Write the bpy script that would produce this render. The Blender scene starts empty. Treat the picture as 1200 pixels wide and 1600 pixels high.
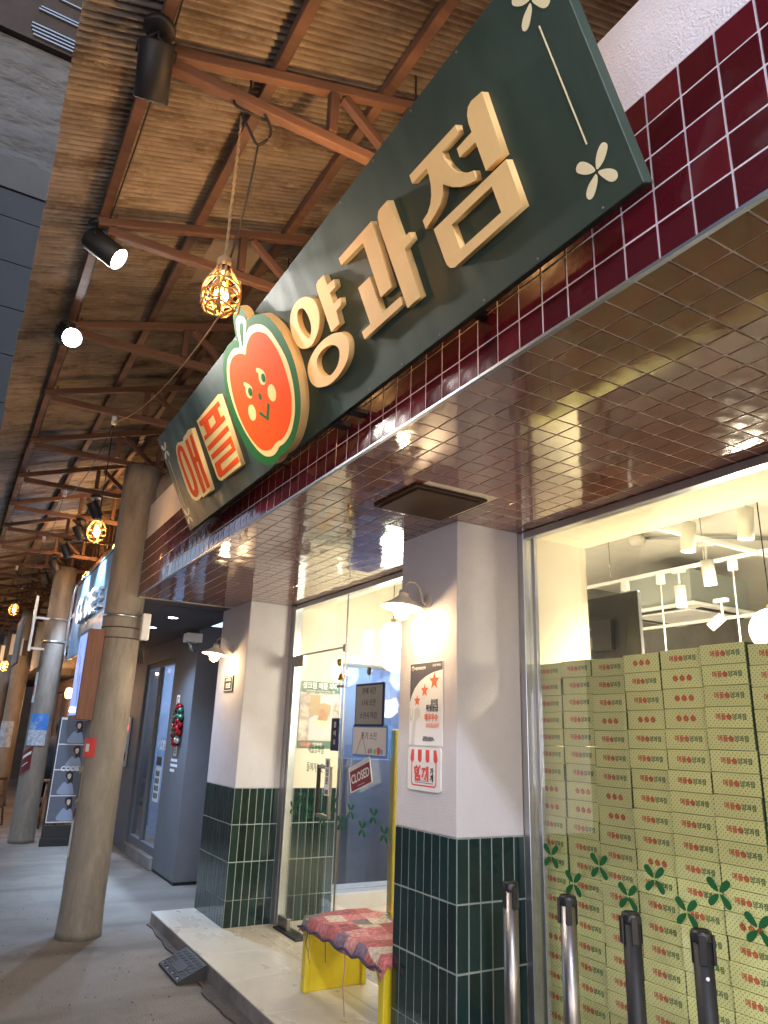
import bpy, bmesh, math, random
from mathutils import Matrix, Vector
random.seed(7)
S = bpy.context.scene
R = math.radians
# ---------------------------------------------------------------- camera
cam = bpy.data.objects.new('camera', bpy.data.cameras.new('camera'))
S.collection.objects.link(cam); S.camera = cam
cam.data.sensor_fit = 'HORIZONTAL'; cam.data.sensor_width = 36.0
cam.data.lens = 1124.34 / 1200 * 36
cam.data.clip_start = 0.05; cam.data.clip_end = 400
_a, _b, _c = R(29.93878), R(17.32571), R(1.96795)
_f = Vector((math.sin(_a)*math.cos(_b), math.cos(_a)*math.cos(_b), math.sin(_b)))
_r = Vector((math.cos(_a), -math.sin(_a), 0)); _u = _r.cross(_f)
_r2 = _r*math.cos(_c) + _u*math.sin(_c); _u2 = -_r*math.sin(_c) + _u*math.cos(_c)
_m = Matrix((_r2, _u2, -_f)).transposed().to_4x4(); _m.translation = (0, 0, 1.55)
cam.matrix_world = _m
# ---------------------------------------------------------------- world: last blue of dusk
w = bpy.data.worlds.new('World'); S.world = w; w.use_nodes = True
nt = w.node_tree
sky = nt.nodes.new('ShaderNodeTexSky'); sky.sky_type = 'NISHITA'; sky.sun_disc = False
sky.sun_elevation = R(6); sky.sun_rotation = R(200); sky.altitude = 50; sky.ozone_density = 4
hs = nt.nodes.new('ShaderNodeHueSaturation'); hs.inputs['Saturation'].default_value = 0.6
nt.links.new(sky.outputs[0], hs.inputs['Color'])
nt.links.new(hs.outputs[0], nt.nodes['Background'].inputs[0])
nt.nodes['Background'].inputs[1].default_value = 0.15
S.view_settings.view_transform = 'Standard'; S.view_settings.look = 'None'
S.view_settings.exposure = 2.0; S.view_settings.gamma = 1.0
S.view_settings.use_curve_mapping = False
S.cycles.use_denoising = True
try: S.cycles.denoiser = 'OPENIMAGEDENOISE'
except Exception: pass
S.cycles.max_bounces = 8; S.cycles.transparent_max_bounces = 16
S.cycles.sample_clamp_indirect = 4.0; S.cycles.sample_clamp_direct = 0
S.cycles.caustics_reflective = False; S.cycles.caustics_refractive = False
COL = S.collection

# ---------------------------------------------------------------- materials
def mat(name, col, rough=.6, metal=0., var=0., vscale=4., bump=0., bscale=60., emit=None, estr=0., spec=.5,
        coat=0., rnd=0., bdist=.01, swid=(.07, .12), stain=None, sscale=1.5, sthr=.55, stretch=(1, 1, 1), coords='Object', rvar=0.):
    m = bpy.data.materials.new(name); m.use_nodes = True
    t = m.node_tree; N = t.nodes; L = t.links; b = N['Principled BSDF']
    b.inputs['Base Color'].default_value = (*col, 1); b.inputs['Roughness'].default_value = rough
    b.inputs['Metallic'].default_value = metal; b.inputs['Specular IOR Level'].default_value = spec
    b.inputs['Coat Weight'].default_value = coat; b.inputs['Coat Roughness'].default_value = .05
    if emit: b.inputs['Emission Color'].default_value = (*emit, 1); b.inputs['Emission Strength'].default_value = estr
    if var or bump or rnd or stain or rvar:
        tc = N.new('ShaderNodeTexCoord'); mp = N.new('ShaderNodeMapping'); mp.inputs['Scale'].default_value = stretch
        L.new(tc.outputs[coords], mp.inputs[0]); vec = mp.outputs[0]
        out = None
        if var or rnd or stain:
            rgb = N.new('ShaderNodeRGB'); rgb.outputs[0].default_value = (*col, 1); out = rgb.outputs[0]
        if var:
            n = N.new('ShaderNodeTexNoise'); n.inputs['Scale'].default_value = vscale; n.inputs['Detail'].default_value = 8
            n.inputs['Roughness'].default_value = .65
            L.new(vec, n.inputs['Vector'])
            mr = N.new('ShaderNodeMapRange'); mr.inputs[1].default_value = .3; mr.inputs[2].default_value = .7
            mr.inputs[3].default_value = 1-var; mr.inputs[4].default_value = 1+var
            L.new(n.outputs[0], mr.inputs[0])
            mx = N.new('ShaderNodeMix'); mx.data_type = 'RGBA'; mx.blend_type = 'MULTIPLY'; mx.inputs[0].default_value = 1
            L.new(out, mx.inputs[6]); L.new(mr.outputs[0], mx.inputs[7]); out = mx.outputs[2]
        if rnd:
            oi = N.new('ShaderNodeObjectInfo')
            mr = N.new('ShaderNodeMapRange'); mr.inputs[3].default_value = 1-rnd; mr.inputs[4].default_value = 1+rnd
            L.new(oi.outputs['Random'], mr.inputs[0])
            mx = N.new('ShaderNodeMix'); mx.data_type = 'RGBA'; mx.blend_type = 'MULTIPLY'; mx.inputs[0].default_value = 1
            L.new(out, mx.inputs[6]); L.new(mr.outputs[0], mx.inputs[7]); out = mx.outputs[2]
        if stain:
            n = N.new('ShaderNodeTexNoise'); n.inputs['Scale'].default_value = sscale; n.inputs['Detail'].default_value = 9
            n.inputs['Roughness'].default_value = .7; L.new(vec, n.inputs['Vector'])
            mr = N.new('ShaderNodeMapRange'); mr.inputs[1].default_value = sthr-swid[0]; mr.inputs[2].default_value = sthr+swid[1]
            L.new(n.outputs[0], mr.inputs[0])
            mx = N.new('ShaderNodeMix'); mx.data_type = 'RGBA'; L.new(mr.outputs[0], mx.inputs[0])
            L.new(out, mx.inputs[6]); mx.inputs[7].default_value = (*stain, 1); out = mx.outputs[2]
        if out: L.new(out, b.inputs['Base Color'])
        if rvar:
            n = N.new('ShaderNodeTexNoise'); n.inputs['Scale'].default_value = vscale*1.7; n.inputs['Detail'].default_value = 6
            L.new(vec, n.inputs['Vector'])
            mr = N.new('ShaderNodeMapRange'); mr.inputs[1].default_value = .3; mr.inputs[2].default_value = .7
            mr.inputs[3].default_value = max(0.02, rough-rvar); mr.inputs[4].default_value = rough+rvar
            L.new(n.outputs[0], mr.inputs[0]); L.new(mr.outputs[0], b.inputs['Roughness'])
        if bump:
            n = N.new('ShaderNodeTexNoise'); n.inputs['Scale'].default_value = bscale; n.inputs['Detail'].default_value = 6
            L.new(vec, n.inputs['Vector'])
            bp = N.new('ShaderNodeBump'); bp.inputs['Strength'].default_value = bump; bp.inputs['Distance'].default_value = bdist
            L.new(n.outputs[0], bp.inputs['Height']); L.new(bp.outputs[0], b.inputs['Normal'])
    return m

def glass(name, tint=(.93, .97, .96), refl=1.0, body=0.0):
    m = bpy.data.materials.new(name); m.use_nodes = True
    t = m.node_tree; N = t.nodes; L = t.links; N.clear()
    o = N.new('ShaderNodeOutputMaterial'); tr = N.new('ShaderNodeBsdfTransparent'); tr.inputs[0].default_value = (*tint, 1)
    gl = N.new('ShaderNodeBsdfGlossy'); gl.inputs['Roughness'].default_value = .0
    fr = N.new('ShaderNodeFresnel'); fr.inputs[0].default_value = 1.5
    mu = N.new('ShaderNodeMath'); mu.operation = 'MULTIPLY'; mu.inputs[1].default_value = refl
    mx = N.new('ShaderNodeMixShader'); L.new(fr.outputs[0], mu.inputs[0]); L.new(mu.outputs[0], mx.inputs[0])
    L.new(tr.outputs[0], mx.inputs[1]); L.new(gl.outputs[0], mx.inputs[2]); L.new(mx.outputs[0], o.inputs[0])
    return m

def emis(name, col, s):
    m = bpy.data.materials.new(name); m.use_nodes = True
    b = m.node_tree.nodes['Principled BSDF']; b.inputs['Base Color'].default_value = (*col, 1)
    b.inputs['Emission Color'].default_value = (*col, 1); b.inputs['Emission Strength'].default_value = s
    return m

M = {}
M['red_tile'] = mat('red_tile', (.060, .005, .009), .09, rnd=.28, bump=.10, bscale=14, rvar=.05, vscale=9, spec=.65)
M['soffit_tile'] = mat('soffit_tile', (.170, .050, .028), .08, rnd=.22, coat=.9, bump=.11, bscale=9, rvar=.05, vscale=9, spec=.75)  # same tile as the fascia, with warm reflected light put into the colour
M['green_tile'] = mat('green_tile', (.007, .024, .025), .10, rnd=.28, bump=.06, bscale=12, rvar=.05, vscale=9, spec=.6)
M['grout'] = mat('grout', (.50, .46, .48), .8, var=.12, vscale=30)
M['grout_warm'] = mat('grout_warm', (.62, .52, .42), .8, var=.12, vscale=30)
M['trim'] = mat('edge_trim', (.20, .22, .27), .4, .8)
M['grout_pale'] = mat('grout_pale', (.27, .31, .29), .8, var=.12, vscale=30)
M['stucco'] = mat('stucco', (.60, .58, .61), .85, var=.05, vscale=3, bump=.55, bscale=170, stain=(.50, .47, .48), sscale=2.6, sthr=.66, swid=(.12, .2))
M['plaster_in'] = mat('plaster_in', (.78, .72, .58), .8, var=.04, vscale=4, bump=.2, bscale=120)
M['wood'] = mat('roof_timber', (.14, .074, .046), .65, var=.45, vscale=5, bump=.3, bscale=30, stretch=(1, .25, 3), rnd=.25, stain=(.07, .03, .02), sscale=4, sthr=.62)
M['wood_x'] = mat('chord_timber', (.145, .075, .047), .65, var=.40, vscale=5, bump=.3, bscale=30, stretch=(.3, 2, 3), rnd=.25, stain=(.07, .03, .02), sscale=4, sthr=.62)
M['alu'] = mat('aluminium', (.52, .54, .57), .32, .9, var=.06, vscale=12)
M['steel'] = mat('brushed_steel', (.36, .34, .33), .36, 1., var=.12, vscale=3, stretch=(8, 8, .4), bump=.05, bscale=80)
M['black'] = mat('black_powder_coat', (.012, .012, .013), .55, var=.15, vscale=30)
M['black_plastic'] = mat('black_plastic', (.016, .016, .017), .35)
M['white_plastic'] = mat('white_plastic', (.75, .75, .73), .4)
M['cable'] = mat('black_cable', (.015, .012, .010), .5)
M['jute'] = mat('jute', (.36, .24, .13), .9, var=.3, vscale=80)
M['concrete'] = mat('post_concrete', (.24, .212, .18), .7, var=.28, vscale=4, bump=.35, bscale=25, stain=(.13, .11, .09), sscale=2.2, sthr=.56, stretch=(1.6, 1.6, .45))
M['sign_green'] = mat('sign_green', (.024, .044, .030), .58, var=.14, vscale=6, bump=.06, bscale=45, rvar=.12, stretch=(1, .45, 1))
M['cream'] = mat('letter_cream', (.85, .56, .23), .55, var=.07, vscale=5, bump=.06, bscale=200)
M['cream_flat'] = mat('cream_print', (.86, .57, .19), .5)
M['petal'] = mat('petal_cream', (.80, .70, .42), .6)
M['apple_green'] = mat('apple_green', (.010, .105, .018), .6, spec=.12)
M['apple_red'] = mat('apple_red', (.90, .080, .003), .62, spec=.08)
M['ink_green'] = mat('ink_green', (.02, .10, .04), .5)
M['bench_yellow'] = mat('bench_yellow', (.55, .43, .018), .38, var=.12, vscale=5, bump=.05, bscale=20)
M['spot_face'] = emis('spot_face', (.88, .94, 1.), 30)
M['bulb'] = emis('warm_bulb', (1., .60, .20), 16)
M['globe_on'] = emis('opal_globe', (1., .93, .80), 2.2)
M['sconce_bulb'] = emis('sconce_bulb', (1., .80, .50), 12)
M['sconce_white'] = mat('sconce_enamel', (.80, .74, .62), .35)
M['neigh'] = mat('neighbour_render', (.12, .125, .14), .7, var=.08, vscale=3, bump=.1, bscale=90)
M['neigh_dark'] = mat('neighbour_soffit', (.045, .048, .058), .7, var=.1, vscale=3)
M['brown_box'] = mat('lightbox_wood', (.15, .055, .028), .5, var=.35, vscale=4, stretch=(10, 10, .7), bump=.1, bscale=20)
M['paper'] = mat('white_paper', (.78, .78, .78), .6)
M['dark_wall'] = mat('dark_wall', (.045, .030, .024), .7, var=.3, vscale=4)
M['rubber'] = mat('black_rubber', (.020, .020, .021), .6, bump=.3, bscale=60, var=.2, vscale=12)
M['red_ink'] = mat('red_ink', (.72, .06, .03), .5)
M['red_soft'] = mat('poster_red', (.70, .08, .07), .5)
M['orange_ink'] = mat('orange_ink', (.75, .16, .05), .5)
M['grey_ink'] = mat('grey_ink', (.14, .13, .15), .5)
M['dark_ink'] = mat('dark_ink', (.03, .03, .03), .5)
M['white_ink'] = mat('white_ink', (.8, .8, .8), .5)
M['glass'] = glass('clear_glass', (.99, .995, .985), .25)
M['glass_blue'] = glass('door_glass', (.93, .96, .97), .38)
M['jar'] = glass('bulb_glass', (1., .80, .50), .8)
M['decal'] = mat('leaf_decal', (.010, .11, .03), .5)
M['skin'] = mat('skin', (.55, .34, .25), .5)

# ---------------------------------------------------------------- helpers
def link(o, parent=None, loc=None):
    COL.objects.link(o)
    if parent: o.parent = parent
    if loc is not None: o.location = loc
    return o
def tag(o, label=None, cat=None, group=None, kind=None):
    if label: o['label'] = label
    if cat: o['category'] = cat
    if group: o['group'] = group
    if kind: o['kind'] = kind
    return o
def empty(name, loc=(0, 0, 0), label=None, cat=None, group=None, kind=None, rz=0):
    o = bpy.data.objects.new(name, None); COL.objects.link(o); o.location = loc; o.rotation_euler = (0, 0, rz)
    o.empty_display_size = .05
    return tag(o, label, cat, group, kind)
class MB:
    def __init__(s): s.b = bmesh.new(); s.mats = []
    def mi(s, m):
        if m is None: return 0
        if m not in s.mats: s.mats.append(m)
        return s.mats.index(m)
    def _set(s, fs, m):
        i = s.mi(m)
        for f in fs: f.material_index = i
    def box(s, x0, x1, y0, y1, z0, z1, m=None, bev=0, mtx=None):
        vs = [s.b.verts.new((x, y, z)) for x in (x0, x1) for y in (y0, y1) for z in (z0, z1)]
        fs = [s.b.faces.new([vs[i] for i in q]) for q in ((0, 1, 3, 2), (4, 6, 7, 5), (0, 4, 5, 1), (2, 3, 7, 6), (0, 2, 6, 4), (1, 5, 7, 3))]
        s._set(fs, m)
        if mtx is not None: bmesh.ops.transform(s.b, matrix=mtx, verts=vs)
        if bev:
            es = list({e for f in fs for e in f.edges})
            r = bmesh.ops.bevel(s.b, geom=es, offset=bev, segments=2 if bev > .004 else 1, affect='EDGES', profile=.5)
            s._set(r['faces'], m)
        return s
    def tube(s, pts, r, m=None, n=8, cap=True, r1=None):
        pts = [Vector(p) for p in pts]; rings = []
        k = len(pts)
        for i, p in enumerate(pts):
            d = (pts[min(i+1, k-1)] - pts[max(i-1, 0)]).normalized()
            ref = Vector((0, 0, 1)) if abs(d.z) < .9 else Vector((1, 0, 0))
            a = d.cross(ref).normalized(); b = d.cross(a)
            rr = (r[i] if isinstance(r, (list, tuple)) else r)
            if r1 is not None: rr = r + (r1-r)*i/(k-1)
            rings.append([s.b.verts.new(p + a*rr*math.cos(2*math.pi*j/n) + b*rr*math.sin(2*math.pi*j/n)) for j in range(n)])
        fs = []
        for i in range(k-1):
            for j in range(n):
                f = s.b.faces.new((rings[i][j], rings[i][(j+1) % n], rings[i+1][(j+1) % n], rings[i+1][j])); f.smooth = True; fs.append(f)
        if cap:
            fs.append(s.b.faces.new(rings[0][::-1])); fs.append(s.b.faces.new(rings[-1]))
        s._set(fs, m); return s
    def lathe(s, prof, c=(0, 0, 0), m=None, n=24, mtx=None, smooth=True):
        # prof: list of (r, z)
        rings = []; vs = []
        for (r, z) in prof:
            ring = [s.b.verts.new((c[0]+r*math.cos(2*math.pi*j/n), c[1]+r*math.sin(2*math.pi*j/n), c[2]+z)) for j in range(n)] if r > 1e-5 else [s.b.verts.new((c[0], c[1], c[2]+z))]
            rings.append(ring); vs += ring
        fs = []
        for i in range(len(rings)-1):
            A, B = rings[i], rings[i+1]
            for j in range(n):
                q = [A[j % len(A)], A[(j+1) % len(A)], B[(j+1) % len(B)], B[j % len(B)]]
                q = list(dict.fromkeys(q))
                if len(q) > 2:
                    f = s.b.faces.new(q); f.smooth = smooth; fs.append(f)
        s._set(fs, m)
        if mtx is not None: bmesh.ops.transform(s.b, matrix=mtx, verts=vs)
        return s
    def quad(s, pts, m=None):
        f = s.b.faces.new([s.b.verts.new(p) for p in pts]); s._set([f], m); return s
    def prism(s, poly, z0, z1, m=None, mtx=None):
        lo = [s.b.verts.new((x, y, z0)) for x, y in poly]; hi = [s.b.verts.new((x, y, z1)) for x, y in poly]
        k = len(poly); fs = [s.b.faces.new(lo[::-1]), s.b.faces.new(hi)]
        for i in range(k): fs.append(s.b.faces.new((lo[i], lo[(i+1) % k], hi[(i+1) % k], hi[i])))
        s._set(fs, m)
        if mtx is not None: bmesh.ops.transform(s.b, matrix=mtx, verts=lo+hi)
        return s
    def mesh(s, name):
        bmesh.ops.recalc_face_normals(s.b, faces=s.b.faces)
        me = bpy.data.meshes.new(name); s.b.to_mesh(me); s.b.free()
        for m in s.mats: me.materials.append(m)
        return me
    def obj(s, name, parent=None, m=None, loc=None):
        if m is not None: s.mats = [m] + s.mats[1:] if s.mats and s.mats[0] is None else (s.mats or [m])
        me = s.mesh(name); o = bpy.data.objects.new(name, me)
        return link(o, parent, loc)
def box(name, x0, x1, y0, y1, z0, z1, m, parent=None, bev=0):
    return MB().box(x0, x1, y0, y1, z0, z1, m, bev).obj(name, parent)
def inst(me, name, mtx, parent=None):
    o = bpy.data.objects.new(name, me); COL.objects.link(o)
    if parent: o.parent = parent
    o.matrix_local = mtx; return o
def area(name, loc, rot, w, h, col, e):
    l = bpy.data.lights.new(name, 'AREA'); l.shape = 'RECTANGLE'; l.size = w; l.size_y = h; l.color = col; l.energy = e
    o = bpy.data.objects.new(name, l); COL.objects.link(o); o.location = loc; o.rotation_euler = rot; return o
def point(name, loc, col, e, r=.03, parent=None):
    l = bpy.data.lights.new(name, 'POINT'); l.color = col; l.energy = e; l.shadow_soft_size = r
    o = bpy.data.objects.new(name, l); COL.objects.link(o); o.location = loc
    if parent: o.parent = parent
    return o
def spot(name, loc, d, col, e, ang=70, r=.035, blend=.5, parent=None):
    l = bpy.data.lights.new(name, 'SPOT'); l.color = col; l.energy = e; l.shadow_soft_size = r
    l.spot_size = R(ang); l.spot_blend = blend
    o = bpy.data.objects.new(name, l); COL.objects.link(o); o.location = loc
    o.rotation_euler = Vector(d).to_track_quat('-Z', 'Y').to_euler()
    if parent: o.parent = parent
    return o
# frames: FX = seen from the alley (normal -X), FY = seen from the camera side (normal -Y)
def FX(x, y, z): return Matrix(((0, 0, -1, x), (-1, 0, 0, y), (0, 1, 0, z), (0, 0, 0, 1)))
def FY(x, y, z): return Matrix(((1, 0, 0, x), (0, 0, -1, y), (0, 1, 0, z), (0, 0, 0, 1)))
_txt = {}
def txt_mesh(body, size, m, ext=.0006, bold=.0, align='CENTER', sx=1., spacing=1.):
    key = (body, size, m.name, ext, bold, align, sx, spacing)
    if key in _txt: return _txt[key]
    c = bpy.data.curves.new('lettering', 'FONT'); c.body = body; c.size = size; c.extrude = ext; c.offset = bold*size
    c.align_x = align; c.align_y = 'CENTER'; c.resolution_u = 3; c.space_character = spacing
    o = bpy.data.objects.new('lettering', c); COL.objects.link(o)
    me = bpy.data.meshes.new_from_object(o); bpy.data.objects.remove(o)
    me.materials.clear(); me.materials.append(m)
    if sx != 1: me.transform(Matrix.Diagonal((sx, 1, 1, 1)))
    _txt[key] = me; return me
def text(body, size, m, mtx, parent=None, name='lettering', **k):
    return inst(txt_mesh(body, size, m, **k), name, mtx, parent)
def crom(p, n=4):
    out = []; k = len(p)
    for i in range(k):
        a, b, c, d = [Vector(p[(i+j) % k]) for j in (-1, 0, 1, 2)]
        for q in range(n):
            t = q/n
            out.append(tuple(.5*((2*b)+(-a+c)*t+(2*a-5*b+4*c-d)*t*t+(-a+3*b-3*c+d)*t**3)))
    return out
def shape(name, loops, z0, z1, m, mtx, parent=None, side=None):
    """flat outline(s) in a local frame given real thickness z0..z1"""
    c = bpy.data.curves.new(name, 'CURVE'); c.dimensions = '2D'; c.fill_mode = 'BOTH'; c.extrude = (z1-z0)/2
    for lp in loops:
        s = c.splines.new('POLY'); s.points.add(len(lp)-1); s.use_cyclic_u = True
        for i, (x, y) in enumerate(lp): s.points[i].co = (x, y, 0, 1)
    o = bpy.data.objects.new(name, c); COL.objects.link(o)
    me = bpy.data.meshes.new_from_object(o); bpy.data.objects.remove(o)
    me.transform(Matrix.Translation((0, 0, (z0+z1)/2)))
    me.materials.clear(); me.materials.append(m)
    if side:
        me.materials.append(side)
        for p in me.polygons:
            if abs(p.normal.z) < .5: p.material_index = 1
    return inst(me, name, mtx, parent)
def dup(o, **k):
    r = o.copy(); COL.objects.link(r)
    for ch in list(o.children):
        c = ch.copy(); COL.objects.link(c); c.parent = r
        for g in list(ch.children):
            d = g.copy(); COL.objects.link(d); d.parent = c
    return r
def ordn(i): return ['first', 'second', 'third', 'fourth', 'fifth', 'sixth', 'seventh', 'eighth', 'ninth', 'tenth', 'eleventh', 'twelfth', 'thirteenth', 'fourteenth', 'fifteenth', 'sixteenth', 'seventeenth', 'eighteenth', 'nineteenth', 'twentieth', 'twenty-first', 'twenty-second', 'twenty-third'][i]
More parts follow.
